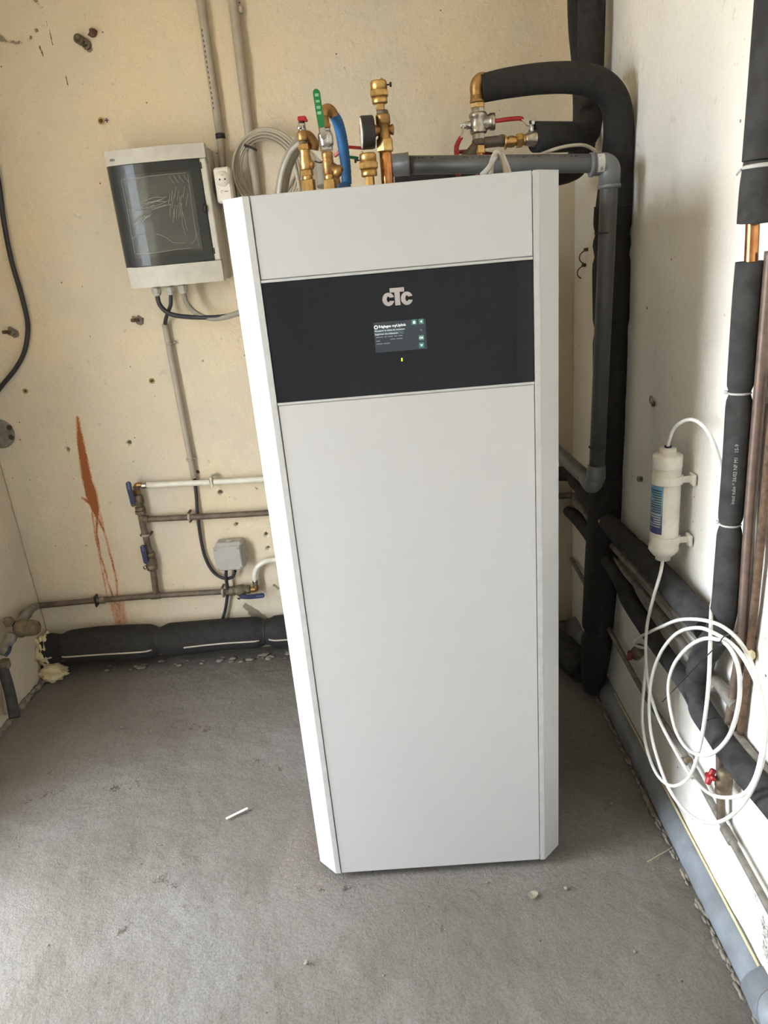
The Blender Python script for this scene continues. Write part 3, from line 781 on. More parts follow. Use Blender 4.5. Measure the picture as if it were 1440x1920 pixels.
# two small levers of valves standing further back
t = thing('back_valve', 'small valve with slim red lever pointing right, behind the blue hose', 'valve', (-0.1210, 0.5600, 1.6013))
G().cyl(((-0.1210, 0.5600, 1.6013)[0], .56, TOP), UP, .012, 0, .07).build('valve_body', M['brass_d'], t)
lever('lever', [(-0.1166, 0.5500, 1.6606), (-0.1068, 0.5450, 1.6661), (-0.0916, 0.5400, 1.6757), (-0.0789, 0.5400, 1.6757), (-0.0464, 0.5400, 1.6708)], .010, .006, M['red'], t)
t = thing('drain_valve', 'small brass drain valve with short green lever, behind the short air vent', 'valve', (-0.1000, 0.5500, 1.5987))
G().cyl(((-0.1013, 0.5500, 1.5988)[0], .55, TOP), UP, .011, 0, .05).build('valve_body', M['brass_d'], t)
lever('lever', [(-0.0971, 0.5350, 1.6447), (-0.0873, 0.5300, 1.6514), (-0.0783, 0.5300, 1.6529), (-0.0596, 0.5300, 1.6491)], .009, .006, M['green'], t)

# (c) short automatic air vent
def air_vent(t, X, Y, zs, rs, knob, nozzle):
    b0 = (X, Y, TOP)
    G().hexa(b0, UP, rs[0], zs[0], zs[1]).build('thread_nut', M['brass'], t)
    g = G().lathe(b0, UP, [(rs[1] * .92, zs[1]), (rs[1], zs[1] + .002), (rs[1], zs[2])]); g.hexa(b0, UP, rs[2], zs[2], zs[3], .3, 8)
    g.lathe(b0, UP, [(rs[3], zs[3] - .003), (rs[3], zs[4] - .003), (rs[3] - .002, zs[4])]); g.build('float_chamber', M['brass'], t)
    G().cyl((X + nozzle * .012, Y - .004, TOP + zs[4] - .004), UP, .0028, 0, .008, 10).build('nozzle', M['brass'], t)
    k = (X + knob[0], Y + knob[1], TOP + knob[2])
    G().cyl(k, (math.copysign(1, knob[0]), 0, 0), .0016, -.006, .003, 10).cyl(k, (math.copysign(1, knob[0]), 0, 0), .0048, .002, .0065, 12).build('vent_screw', M['black'], t)
Y = .40; X = (-0.0364, 0.4000, 1.5920)[0]; d = ((-0.0318, 0.4000, 1.6429)[2] - (-0.0366, 0.4000, 1.5899)[2]) / 50; zz = lambda py: (-0.0366, 0.4000, 1.5899)[2] - TOP + (337 - py) * d
t = thing('air_vent', 'short brass automatic air vent with black screw, low on the cabinet top', 'air vent', (X, Y, TOP))
air_vent(t, X, Y, [0, zz(331), zz(317), zz(303), zz(287)], [.0105, .0175, .0215, .0185], (-.0235, -.004, zz(299)), -1)

# (d) tall riser with pressure gauge and air vent
Y = .42; X = (0.0033, 0.4200, 1.5959)[0]; d = ((0.0091, 0.4200, 1.7788)[2] - (0.0024, 0.4200, 1.5851)[2]) / 185; zz = lambda py: (0.0024, 0.4200, 1.5851)[2] - TOP + (340 - py) * d
t = thing('gauge_riser', 'tall brass and copper riser with black pressure gauge and air vent', 'pipe fitting', (X, Y, TOP)); b0 = (X, Y, TOP)
G().cyl(b0, UP, .0140, 0, zz(281), 28).build('pipe', M['copper'], t)
G().hexa(b0, UP, .0190, zz(283), zz(259), .35).build('union_nut', M['brass'], t)
g = G().lathe(b0, UP, [(.0165, zz(260)), (.0135, zz(255)), (.0130, zz(233)), (.0150, zz(231)), (.0158, zz(229)), (.0158, zz(216)), (.0150, zz(213))])
g.lathe((X, Y, TOP + zz(242)), (-1, -.1, 0), [(.0105, 0), (.0105, .016), (.012, .017), (.012, .021)]).lathe((X, Y, TOP + zz(242)), (1, .1, 0), [(.0095, 0), (.0095, .016), (.011, .017), (.011, .021), (.006, .022)])
g.build('cross_tee', M['brass_d'], t)
G().cyl(b0, UP, .0128, zz(214), zz(205)).build('nipple', M['bronze'], t)
air_vent(t, X - .004, Y, [zz(205), zz(193), zz(180), zz(168), zz(151)], [.0100, .0170, .0205, .0180], (.0215, -.003, zz(160)), .6)
gx, gz = (-0.0301, 0.4200, 1.6906)[0], TOP + zz(244)
gp = G().lathe((gx, Y - .003, gz), (-1, -.12, 0), [(.0325, -.011), (.0335, -.008), (.0335, .014), (.0325, .017)], 40); ga = gp.build('gauge_case', M['black'], t)
G().lathe((gx, Y - .003, gz), (-1, -.12, 0), [(.0305, .0168), (.0305, .0176)], 40).build('gauge_face', M['whitepl'], ga)
G().box((gx - .0185, Y - .007, gz + .006), (.0008, .002, .02)).build('gauge_needle', M['red'], ga)
G().cyl((gx, Y - .002, gz), (1, .1, 0), .0048, .010, .040).build('gauge_stem', M['brass_d'], t)

# (e) grey cables: coil hung on the wall, and a thick sleeved bundle
co = thing('cable_coil', 'coil of thin grey cable tied with black strap, hanging beside the conduit', 'cable', (-0.3514, 1.1100, 1.6880))
rg = random.Random(5)
for k in range(5):
    pts = []
    rx = .082 + .007 * k; rz = .093 + .006 * k
    cx, cz = (-0.3580, 1.1100, 1.7007)[0] + .002 * k, (-0.3580, 1.1100, 1.7007)[2] + rg.uniform(-.004, .004)
    for q in range(14):
        a = 2 * PI * q / 14; tw = .18
        x, zc = rx * math.cos(a), rz * math.sin(a)
        pts.append((cx + x * math.cos(tw) - zc * math.sin(tw), YB - .028 - .007 * k + .006 * math.sin(a * 2 + k), cz + x * math.sin(tw) + zc * math.cos(tw)))
    G().tube(pts, .0042, 8, 5, True).build('cable_loop', M['cable_g'], co)
G().tube([(-0.4156, 1.1500, 1.7881), (-0.4117, 1.1000, 1.7770), (-0.3892, 1.0750, 1.7662), (-0.3794, 1.0900, 1.7614), (-0.3897, 1.1400, 1.7698)], .004, 8).build('strap', M['black'], co)
o = thing('cable_bundle', 'thick grey cable bundle arching behind the brass safety valve', 'cable', (-0.2718, 0.7500, 1.6228))
G().tube([(-0.2728, 0.7000, 1.5985), (-0.2563, 0.7200, 1.6575), (-0.2318, 0.7400, 1.7019), (-0.2054, 0.7600, 1.7274), (-0.1761, 0.7600, 1.7123), (-0.1615, 0.7600, 1.6792), (-0.1632, 0.7400, 1.6129)], .0165, 14, 8).build('sleeve', M['cable_g2'], o)
G().tube([(-0.2759, 0.6800, 1.5973), (-0.2613, 0.7000, 1.6534), (-0.2369, 0.7200, 1.6987), (-0.2116, 0.7300, 1.7202)], .006, 10).build('cable', M['cable_l'], o)
G().tube([(-0.1883, 0.7500, 1.7209), (-0.1629, 0.7500, 1.6973), (-0.1391, 0.7500, 1.6570), (-0.1264, 0.7400, 1.6099)], .0135, 12).build('pale_sleeve', M['cable_g'], o)
G().tube([(-0.1765, 0.7100, 1.6725), (-0.1631, 0.7100, 1.6676), (-0.1457, 0.7100, 1.6737)], .002, 6).build('cable_tie', M['black'], o)
o = thing('grey_cable', 'thin grey cable running straight down beside the brass safety valve', 'cable', (-0.2340, 0.8000, 1.6235), 'thin grey cables behind the cabinet top')
G().tube([(-0.2461, 0.8200, 1.7190), (-0.2395, 0.8200, 1.6790), (-0.2324, 0.8000, 1.6367), (-0.2256, 0.7600, 1.5986)], .006, 8).build('cable', M['cable_g'], o)
o = thing('grey_cable', 'thin grey cable hooking back towards the coil behind the thick bundle', 'cable', (-0.2591, 0.8300, 1.6280), 'thin grey cables behind the cabinet top')
G().tube([(-0.2629, 0.8500, 1.6975), (-0.2423, 0.8500, 1.6957), (-0.2449, 0.8400, 1.6547), (-0.2674, 0.8000, 1.6156)], .005, 8).build('cable', M['cable_g'], o)

# (f) main valve group on the right
Y = .57; X = (0.2310, 0.5700, 1.6259)[0]; d = ((0.2361, 0.5700, 1.7947)[2] - (0.2324, 0.5700, 1.5964)[2]) / 175; zz = lambda py: (0.2324, 0.5700, 1.5964)[2] - TOP + (325 - py) * d
t = thing('zone_valve', 'large nickel ball valve with hanging red lever below a bronze elbow', 'valve', (X, Y, TOP)); b0 = (X, Y, TOP)
G().cyl(b0, UP, .0125, 0, zz(282), 20).build('pipe', M['copper'], t)
G().hexa(b0, UP, .0155, zz(287), zz(271), .3).cyl(b0, UP, .0135, zz(272), zz(267)).build('union_nut', M['brass'], t)
g = G().lathe(b0, UP, [(.0145, zz(272)), (.0165, zz(268)), (.0165, zz(262)), (.0135, zz(258))])
g.lathe((X, Y, TOP + zz(267)), (1, 0, .02), [(.0125, 0), (.0125, .05), (.0138, .051), (.0138, .060)]).lathe((X, Y, TOP + zz(268)), (-.8, 0, -.75), [(.0135, 0), (.0135, .03), (.0155, .031), (.0155, .045)])
g.build('tee', M['copper_d'], t)
G().hexa(b0, UP, .0150, zz(260), zz(247), .1, 8).lathe(b0, UP, [(.018, zz(249)), (.0205, zz(246)), (.0205, zz(241)), (.0195, zz(239)), (.0195, zz(219)), (.0215, zz(217)), (.0215, zz(212)), (.018, zz(209))], 28).hexa(b0, UP, .0150, zz(211), zz(200), .1, 8).lathe((X, Y, TOP + zz(229)), (1, -.12, 0), [(.0165, .012), (.0165, .026), (.019, .027), (.019, .038), (.017, .040), (.013, .040), (.012, .036)]).build('valve_body', M['steel'], t)
G().cyl((X, Y, TOP + zz(231)), (-1, 0, 0), .009, .018, .030).hexa((X, Y, TOP + zz(231)), (-1, 0, 0), .007, .030, .036).hexa((X, Y, TOP + zz(231)), (-1, 0, 0), .0055, .036, .042).build('stem', M['chrome'], t)
sx_ = X - .037
lever('lever_shank', [(sx_, Y - .01, TOP + zz(232)), (sx_ - .002, Y - .012, TOP + zz(243)), (sx_ - .008, Y - .013, TOP + zz(256))], .004, .012, M['steel'], t, (0, 1, 0))
G().tube([(sx_ - .006, Y - .013, TOP + zz(253)), (sx_ - .016, Y - .014, TOP + zz(266)), (sx_ - .019, Y - .014, TOP + zz(280)), (sx_ - .017, Y - .014, TOP + zz(328))], [.005, .0058, .006, .006], 10).build('lever', M['red'], t)
G().hexa(b0, UP, .0170, zz(201), zz(191), .25).build('hex_nipple', M['brass'], t)
g = G().lathe(b0, UP, [(.016, zz(192)), (.0182, zz(190)), (.0182, zz(187)), (.0168, zz(185)), (.0168, zz(179)), (.0145, zz(176))])
g.tube([(X, Y, TOP + zz(180)), (X, Y, TOP + zz(166)), (X + .003, Y, TOP + zz(156)), (X + .012, Y, TOP + zz(151)), (X + .026, Y, TOP + zz(155))], [.0155, .0168, .0172, .0170, .0165])
g.build('elbow', M['brass_d'], t)
G().tube([(0.1862, 0.6000, 1.6506), (0.2110, 0.6000, 1.6497), (0.2434, 0.6000, 1.6435), (0.2732, 0.6000, 1.6375)], .0045, 8).build('spare_lever', M['red_d'], t)

by = TOP + zz(264)
t = thing('branch_valve', 'ball valve with horizontal red lever at the end of a grey foam pipe', 'valve', ((0.3423, 0.5700, 1.6606)[0], Y, by))
ax = (1, 0, .03); o0 = (0.2924, 0.5700, 1.6590)
G().lathe(o0, ax, [(.010, -.002), (.016, 0), (.0165, .003), (.010, .006), (.012, .008), (.0135, .014), (.0125, .022), (.010, .026), (.010, .03)]).build('nipple', M['brass'], t)
G().hexa(o0, ax, .0165, .028, .043).cyl(o0, ax, .0125, .042, .052).build('union_nut', M['brass'], t)
G().lathe(o0, ax, [(.013, .05), (.0145, .052), (.016, .062), (.019, .070), (.019, .080), (.0165, .082)]).build('valve_body', M['steel'], t)
q = (0.3590, 0.5700, 1.6730)
G().cyl((q[0], Y, q[2]), UP, .0065, 0, .022).hexa((q[0], Y, q[2]), UP, .0075, .018, .027).build('stem', M['chrome'], t)
lever('lever_shank', [(0.3607, 0.5650, 1.6891), (0.3459, 0.5600, 1.6908), (0.3384, 0.5600, 1.6981), (0.3297, 0.5600, 1.7056)], .008, .003, M['steel'], t)
G().tube([(0.3347, 0.5600, 1.7007), (0.3285, 0.5600, 1.7057), (0.2961, 0.5550, 1.7054), (0.2689, 0.5500, 1.7035)], [.004, .005, .005, .0045], 10).build('lever', M['red'], t)

# ------------------------------------------------------------------ black foam pipes by the right wall
t = thing('foam_loop_pipe', 'thick black foam insulated pipe looping from bronze elbow down to the floor', 'insulated pipe', (.555, .7, 0))
lp = [(0.2416, 0.5700, 1.7767), (0.3005, 0.5700, 1.7828), (0.3878, 0.5700, 1.7854), (0.4699, 0.5750, 1.7797), (0.5267, 0.5850, 1.7626), (0.5623, 0.6000, 1.7289), (0.5772, 0.6100, 1.6721), (0.5772, 0.6150, 1.5901), (0.5724, 0.6200, 1.4803)]
G().tube(lp, [.030, .032, .033, .0335, .034, .035, .036, .040, .046], 20, 8).build('upper_sleeve', M['foam'], t)
lq = [(0.5719, 0.6200, 1.4991), (0.5725, 0.6250, 1.3778), (0.5781, 0.6300, 1.1589), (0.5812, 0.6350, 0.9209), (0.5789, 0.6400, 0.7610)]
G().tube(lq, [.047, .049, .048, .047, .047], 20, 12, rf=pinch((.09, .16, .42), .014, .12)).build('middle_sleeve', M['foam'], t)
lr = [(0.5800, 0.6400, 0.7771), (0.5796, 0.6450, 0.6595), (0.5752, 0.6550, 0.4816), (0.5699, 0.6650, 0.3109), (0.5669, 0.6750, 0.1695), (0.5650, 0.6900, 0.0133)]
G().tube(lr, [.048, .052, .052, .049, .047, .034], 20, 12, rf=pinch((.70,), .014, .22)).build('lower_sleeve', M['foam'], t)
P_, R_ = path(lr, .05, 12)
q = P_[int(len(P_) * .70)]; G().lathe((q[0], q[1], q[2]), UP, [(.036, -.002), (.038, 0), (.036, .002)], 20).build('cable_tie', M['black'], t)
G().box((0.5434, 0.5900, 0.6547), (.004, .004, .010), .001).build('yellow_sticker', M['yellow'], t)

t = thing('foam_floor_elbow', 'dark foam insulated pipe lying on the floor behind the cabinet', 'insulated pipe', (.45, .95, 0))
G().tube([(.10, 1.03, .06), (.36, 1.02, .065), (.46, .96, .068), (.52, .84, .06), (.545, .74, .05)], [.055, .055, .056, .052, .045], 18, 10).build('sleeve', M['foam_g'], t)

t = thing('ceiling_foam_pipe', 'black foam pipe from the ceiling turning left to the branch valve', 'insulated pipe', (.53, .75, 2.2))
G().tube(bend([((0.5601, 0.8000, 1.9908)[0], .80, ZC), (0.5601, 0.8000, 1.9908), (0.5580, 0.8000, 1.7766), (0.5402, 0.7400, 1.6742), (0.4452, 0.6000, 1.6619), (0.3653, 0.5700, 1.6644)], .09), .034, 18, 1, raw=True).build('sleeve', M['foam'], t)
t = thing('rear_foam_pipe', 'slimmer black foam pipe from the ceiling bending behind the grey waste pipe', 'insulated pipe', (.5, .95, 2.2))
G().tube([((0.5699, 0.9800, 2.0405)[0], .98, ZC), (0.5699, 0.9800, 2.0405), (0.5769, 0.9500, 1.8806), (0.5713, 0.9000, 1.7280), (0.5455, 0.8600, 1.6314), (0.4813, 0.8200, 1.6032), (0.3780, 0.8000, 1.6059), (0.2304, 0.7800, 1.6097), (0.0283, 0.7800, 1.6134)], [.028, .028, .03, .033, .035, .035, .034, .034, .034], 16, 8).build('sleeve', M['foam'], t)

# grey waste pipe
t = thing('waste_pipe', 'grey plastic waste pipe running over the cabinet and down beside the black foam', 'pipe', (0.5073, 0.5000, 0.8113))
R0 = .0205
a0, a1, a2 = (0.0213, 0.5000, 1.6244), (0.5255, 0.5000, 1.5870), (0.5075, 0.5000, 0.8037)
a1 = (a1[0], .5, a1[2])
G().tube(bend([a0, a1, a2], .035, 8), R0, 20, 1, raw=True).build('pipe', M['pvc'], t)
G().lathe(a0, (1, 0, 0), [(R0 + .001, -.004), (R0 + .004, -.003), (R0 + .004, .030), (R0 + .005, .031), (R0 + .005, .036), (R0 + .001, .036)]).build('socket', M['pvc_l'], t)
ec = a1
eb = bend([(ec[0] - .045, .5, ec[2]), ec, (ec[0] - .001, .5, ec[2] - .05)], .038, 10)
g = G().tube(eb, R0 + .004, 22, 1, raw=True); g.lathe((ec[0] - .048, .5, ec[2]), (1, 0, 0), [(R0 + .001, 0), (R0 + .006, .001), (R0 + .006, .007), (R0 + .004, .008)]).lathe((ec[0] - .001, .5, ec[2] - .045), (0, 0, -1), [(R0 + .004, 0), (R0 + .006, .001), (R0 + .006, .008), (R0 + .001, .009)])
el = g.build('elbow', M['pvc_l'], t)
# sticker on the elbow socket with its bar code strokes
rs = R0 + .0047
def wrap(u, v): return (ec[0] - .034 + u, .5 - rs * math.cos(v / rs), ec[2] + rs * math.sin(v / rs))
g = G(); nv = 10; vs = [wrap(u, v) for u in (0, .016) for v in np.linspace(-.020, .024, nv)]
g.add(vs, [(k, nv + k, nv + k + 1, k + 1) for k in range(nv - 1)]); st = g.build('sticker', M['label'], el)
rs += .0003
for (u0, u1, v0, v1) in [(.006 + .0011 * k, .0066 + .0011 * k, -.017, -.008) for k in range(5)] + [(.003, .0045, .004, .018), (.006, .0068, .006, .018), (.009, .0095, .004, .02)]:
    G().add([wrap(u0, v0), wrap(u1, v0), wrap(u1, v1), wrap(u0, v1)], [(0, 1, 2, 3)]).build('sticker_print', M['print'], st)
mk = (0.5126, 0.5000, 1.4356); G().cyl((mk[0] + .0, .5, mk[2]), UP, R0 + .0006, -.0018, .0018).build('depth_mark', M['print'], t)
mk = (0.5085, 0.5000, 0.9037); G().cyl((mk[0], .5, mk[2]), UP, R0 + .0022, -.002, .002).build('joint_ring', M['print'], t)
e1 = (0.5068, 0.5000, 0.8415); e2 = (0.4988, 0.5000, 0.8044)
g = G().cyl((e1[0], .5, e1[2]), (0, 0, -1), R0 + .004, -.012, .03); g.tube(bend([(e1[0], .5, e1[2] - .02), (e2[0], .505, e2[2] - .012), (e2[0] - .003, .55, e2[2] + .0)], .02), R0 + .0035, 18, 1, raw=True)
g.build('lower_elbow', M['pvc_l'], t)
G().tube([(e2[0] - .003, .53, e2[2] - .004), (e2[0] - .05, 1.06, e2[2] + .02)], R0, 18).build('outlet_pipe', M['pvc'], t)
zz_ = a0[2] + R0 * .72
def wrap2(u, v): return (a0[0] + .06 + u * 1.0, .5 - (R0 + .0004) * math.cos(.55 + v / R0), (a0[2] + (a1[2] - a0[2]) * (.06 + u) / (a1[0] - a0[0])) + (R0 + .0004) * math.sin(.55 + v / R0))
def pprint(u0, u1, v0, v1): G().add([wrap2(u0, v0), wrap2(u1, v0), wrap2(u1, v1), wrap2(u0, v1)], [(0, 1, 2, 3)]).build('pipe_print', M['print'], t)
for u0 in (.045, .365):              # long capsule outlines in the printed line, and the small blurred marks between them
    for q in ((0, .04, .0065, .0075), (0, .04, 0, .001), (-.002, -.001, .001, .0065), (.041, .042, .001, .0065)): pprint(u0 + q[0], u0 + q[1], q[2], q[3])
rp = random.Random(11); u = -.012
while u < .36:
    if not (.035 < u < .095): 
        w = rp.choice((.002, .003, .006)); pprint(u, u + w, .001 + rp.uniform(0, .002), .005 + rp.uniform(0, .002))
    u += rp.choice((.007, .010, .014))

o = thing('sensor_cable', 'thin pale cable running from foam pipe end past the waste pipe elbow', 'cable', (0.4283, 0.5300, 1.6279))
G().tube([(0.3397, 0.5600, 1.6158), (0.3697, 0.5500, 1.6226), (0.4181, 0.5400, 1.6334), (0.4685, 0.5400, 1.6349), (0.4991, 0.5500, 1.6244), (0.5149, 0.5600, 1.6105)], .0042, 8).build('cable', M['cable_g'], o)
for lab, m_, pts in (('light grey control cable in a wide loop over the cabinet top edge', 'cable_l', [(0.1899, 0.2400, 1.5660), (0.2079, 0.2500, 1.5812), (0.2186, 0.2600, 1.6009), (0.2301, 0.2700, 1.6089), (0.2396, 0.2700, 1.5983), (0.2434, 0.2500, 1.5782), (0.2449, 0.2300, 1.5606)]),
                     ('beige control cable in a narrow loop inside the light grey one', 'cable_g', [(0.2051, 0.2200, 1.5629), (0.2105, 0.2300, 1.5857), (0.2199, 0.2400, 1.6014), (0.2274, 0.2400, 1.6027), (0.2333, 0.2400, 1.5848), (0.2358, 0.2200, 1.5604)]),
                     ('short light grey control cable leaning left over the cabinet top edge', 'cable_l', [(0.1875, 0.2000, 1.5626), (0.2009, 0.2100, 1.5748), (0.2128, 0.2300, 1.5903), (0.2236, 0.2500, 1.6013)])):
    o = G().tube(pts, .0048, 10).build('control_cable', M[m_]); tag(o, lab, 'cable', 'control cables over the cabinet top edge')
o = G().tube([(0.2113, 0.3000, 1.5678), (0.2190, 0.3100, 1.5884), (0.2323, 0.3200, 1.6066), (0.2452, 0.3300, 1.6138), (0.2490, 0.3300, 1.5879), (0.2491, 0.3200, 1.5664)], .0035, 8).build('power_lead', M['cable_b']); tag(o, 'thin black lead tucked under the light grey control cables', 'cable')

# ------------------------------------------------------------------ left part of the back wall: electrics
def clip_ring(name, c, ax, r, m, parent, w=.005):
    """pipe clip: ring round the pipe and a foot to the wall"""
    return G().lathe(c, ax, [(r, -w), (r + .0025, -w), (r + .0025, w), (r, w)], 18).build(name, m, parent)
t = thing('conduit', 'grey conduit dropping from the ceiling to the wall socket, black tape round it', 'conduit', (-0.4997, 1.1450, 1.7189))
c0, c1 = (-0.4926, 1.1460, 2.1743), (-0.5011, 1.1460, 1.7221)
k = (ZC - c0[2]) / (c0[2] - c1[2]); ct = (c0[0] + (c0[0] - c1[0]) * k, c0[1], ZC)
cm = (-0.4925, 1.1460, 1.8164)
G().tube([ct, c0, cm], .0135, 14, 4).build('upper_tube', M['conduit'], t)
G().tube([cm, c1], .0115, 14, 4).build('lower_tube', M['conduit'], t)
G().lathe(cm, UP, [(.0125, -.008), (.0148, -.007), (.0148, .006), (.0125, .008)]).build('tape', M['black'], t)
def cprint(u, v): return (c0[0] - .0036 + (cm[0] - c0[0]) * (.25 + u * 4), YB - .014 - .0138 + abs(v) * .02, c0[2] + (cm[2] - c0[2]) * (.25 + u * 4))
for k in range(16):
    f = .22 + k * .038; p = tuple(c0[i] + (cm[i] - c0[i]) * f for i in range(3))
    G().box((p[0] - .006, p[1] - .0125, p[2]), (.003, .0006, .006)).build('tube_print', M['print'], t)
t = thing('wall_conduit', 'longer grey conduit passing behind the cable coil', 'conduit', (-0.4070, 1.1450, 1.6337))
c0, c1 = (-0.3972, 1.1440, 2.1659), (-0.4034, 1.1440, 1.5861)
k = (ZC - c0[2]) / (c0[2] - c1[2]); ct = (c0[0] + (c0[0] - c1[0]) * k, c0[1], ZC)
G().tube([ct, c0, c1], .0150, 14, 4).build('tube', M['conduit'], t)
p = (-0.3871, 1.1460, 2.1417); G().box((p[0] + .004, p[1], p[2]), (.022, .012, .02), .003).build('clip', M['conduit'], t)

# socket with a plug-in adapter
t = thing('wall_socket', 'grey surface-mounted wall socket under the taped conduit', 'socket', (-0.4925, 1.1300, 1.6709))
p = (-0.4965, 1.1400, 1.6689); G().box((p[0] + .003, YB - .018, p[2]), (.072, .036, .085), .006).build('housing', M['jbox'], t)
G().box((p[0] + .003, YB - .040, p[2]), (.062, .012, .072), .003).build('frame', M['cable_g2'], t)
G().box((p[0] + .042, YB - .048, p[2] - .002), (.004, .020, .066), .001).build('lid', M['jbox'], t)
t = thing('smart_plug', 'white plug-in adapter with round socket face on the grey wall socket', 'plug', (-0.4875, 1.0800, 1.6696))
q = (-0.4882, 1.0750, 1.6692); G().box((q[0], YB - .075, q[2]), (.050, .058, .100), .006).build('body', M['whitepl'], t)
fy = YB - .1045
f = G(); n = 28; cz = q[2] + .018
f.lathe((q[0], fy, cz), (0, 1, 0), [(.0225, -.0006), (.0225, .0), (.0205, .0002), (.019, .004)], n); fo = f.build('socket_face', M['whitepl'], t)
for dx in (-.008, .008): G().cyl((q[0] + dx, fy - .0006, cz - .002), (0, -1, 0), .0026, 0, .0006, 12).build('contact_hole', M['hole'], fo)
G().tube([(q[0] - .004, fy - .001, cz + .011), (q[0], fy - .001, cz + .0095), (q[0] + .005, fy - .001, cz + .011)], .0012, 6).build('earth_pin', M['steel'], fo)
G().tube([(q[0] - .006 + .0035 * math.cos(a), fy - .0002, q[2] - .018 + .0035 * math.sin(a)) for a in (0, 1, 2, 3, 4, 5)], .0006, 5).build('emblem', M['cable_g2'], t)
G().box((q[0] + .007, fy - .0002, q[2] - .018), (.012, .0005, .0025)).build('emblem', M['cable_g2'], t)

# distribution box
bx0, bx1 = (-0.8290, 1.0400, 1.7883)[0], (-0.5152, 1.0400, 1.7853)[0]
bz1, bz0 = ((-0.8290, 1.0400, 1.7883)[2] + (-0.5182, 1.0400, 1.7869)[2]) / 2, ((-0.8264, 1.0400, 1.3947)[2] + (-0.5376, 1.0400, 1.3916)[2]) / 2
bxc = (bx0 + (-0.8264, 1.0400, 1.3947)[0]) / 2; bxd = (bx1 + (-0.5376, 1.0400, 1.3916)[0]) / 2
bx0, bx1 = bxc, bxd; bw_, bh_ = bx1 - bx0, bz1 - bz0; bcx = (bx0 + bx1) / 2
t = thing('distribution_box', 'grey wall-mounted fuse box with smoked door still in crinkled film', 'fuse box', (bcx, YB, bz0))
FY = 1.04
G().box((bcx + .006, (YB + FY + .03) / 2, (bz0 + bz1) / 2), (bw_ - .008, YB - FY - .03, bh_ - .010), .006).build('back_box', M['box'], t)
def bulge(u): return .014 * (1 - (2 * u - 1) ** 2)
def curved(name, x0, x1, z0, z1, yb, th, m, parent, out=0.0, n=10):
    """plate bowed outwards across its width"""
    vs = []; fs = []
    for k in range(n + 1):
        u = k / n; x = x0 + (x1 - x0) * u; ub = (x - bx0) / bw_; y = yb - bulge(ub) - out
        vs += [(x, y, z0), (x, y, z1), (x, yb + th, z1), (x, yb + th, z0)]
    for k in range(n):
        a = 4 * k
        for q in range(4): fs.append((a + q, a + (q + 1) % 4, a + 4 + (q + 1) % 4, a + 4 + q))
    fs += [(3, 2, 1, 0), tuple(4 * n + q for q in range(4))]
    g = G(); g.add(vs, fs); return g.build(name, m, parent)
zt_, zb_ = bz1 - .040, bz0 + .062
curved('top_cap', bx0, bx1, zt_, bz1, FY + .004, .03, M['box'], t)
curved('bottom_cap', bx0 + .002, bx1 - .001, bz0, zb_, FY + .004, .03, M['box'], t)
dx0, dx1 = bx0 - .001, bx1 - .022
G().box((bx1 - .010, FY + .018, (zt_ + zb_) / 2), (.020, .034, zt_ - zb_ - .002), .003).build('side_rail', M['box'], t)
G().box((bcx, FY + .045, (zt_ + zb_) / 2), (bw_ - .01, .01, zt_ - zb_)).build('inner_plate', M['plate'], t)
wz = (zt_ - zb_)
for (a, b) in ((.60, .84), (.12, .36)):
    G().box((bcx - .005, FY + .0395, zb_ + wz * (a + b) / 2), (bw_ * .74, .002, wz * (b - a) * .62)).build('module_slot', M['plate_d'], t)
for k in range(6):
    G().box((bcx - bw_ * .30 + .0185 * k, FY + .036, zb_ + wz * .70), (.0172, .008, wz * .11), .001).build('breaker', M['module_w' if k in (1, 2, 3) else 'plate_d'], t)
for k in range(3):
    G().box((bcx - bw_ * .28 + .0185 * k, FY + .036, zb_ + wz * .22), (.0172, .008, wz * .10), .001).build('breaker', M['module_w'], t)
G().box((bcx - bw_ * .27, FY + .0345, zb_ + wz * .72), (.030, .001, .022)).build('reflection_patch', M['yg'], t)  # yellow-green reflection in the smoked door, built as a coloured plate
# smoked door: frame rim and window
dr = curved('door', dx0, dx1, zb_ + .002, zt_ - .002, FY + .006, .004, M['smoke'], t, .003)
fr = .034
for (a, b, c, d) in ((dx0, dx1, zt_ - fr * .75, zt_ - .002), (dx0, dx1, zb_ + .002, zb_ + fr * .75), (dx0, dx0 + fr * .85, zb_ + .002, zt_ - .002), (dx1 - fr * .9, dx1, zb_ + .002, zt_ - .002)):
    curved('door_frame', a, b, c, d, FY + .012, .002, M['plate_d'], dr, .0, 6)
G().box((dx1 - .002, FY - .002, zb_ + wz * .52), (.014, .016, .026), .005).build('latch', M['black'], t)
for zz_ in (.10, .93): G().box((dx1 + .004, FY + .004, zb_ + wz * zz_), (.006, .010, .018), .001).build('hinge', M['plate_d'], t)
G().box((bx1 + .0005, FY + .07, zb_ + wz * .72), (.002, .012, .006)).build('side_slot', M['plate_d'], t)
G().box((bx1 + .0005, FY + .07, zb_ + wz * .40), (.002, .012, .006)).build('side_slot', M['plate_d'], t)
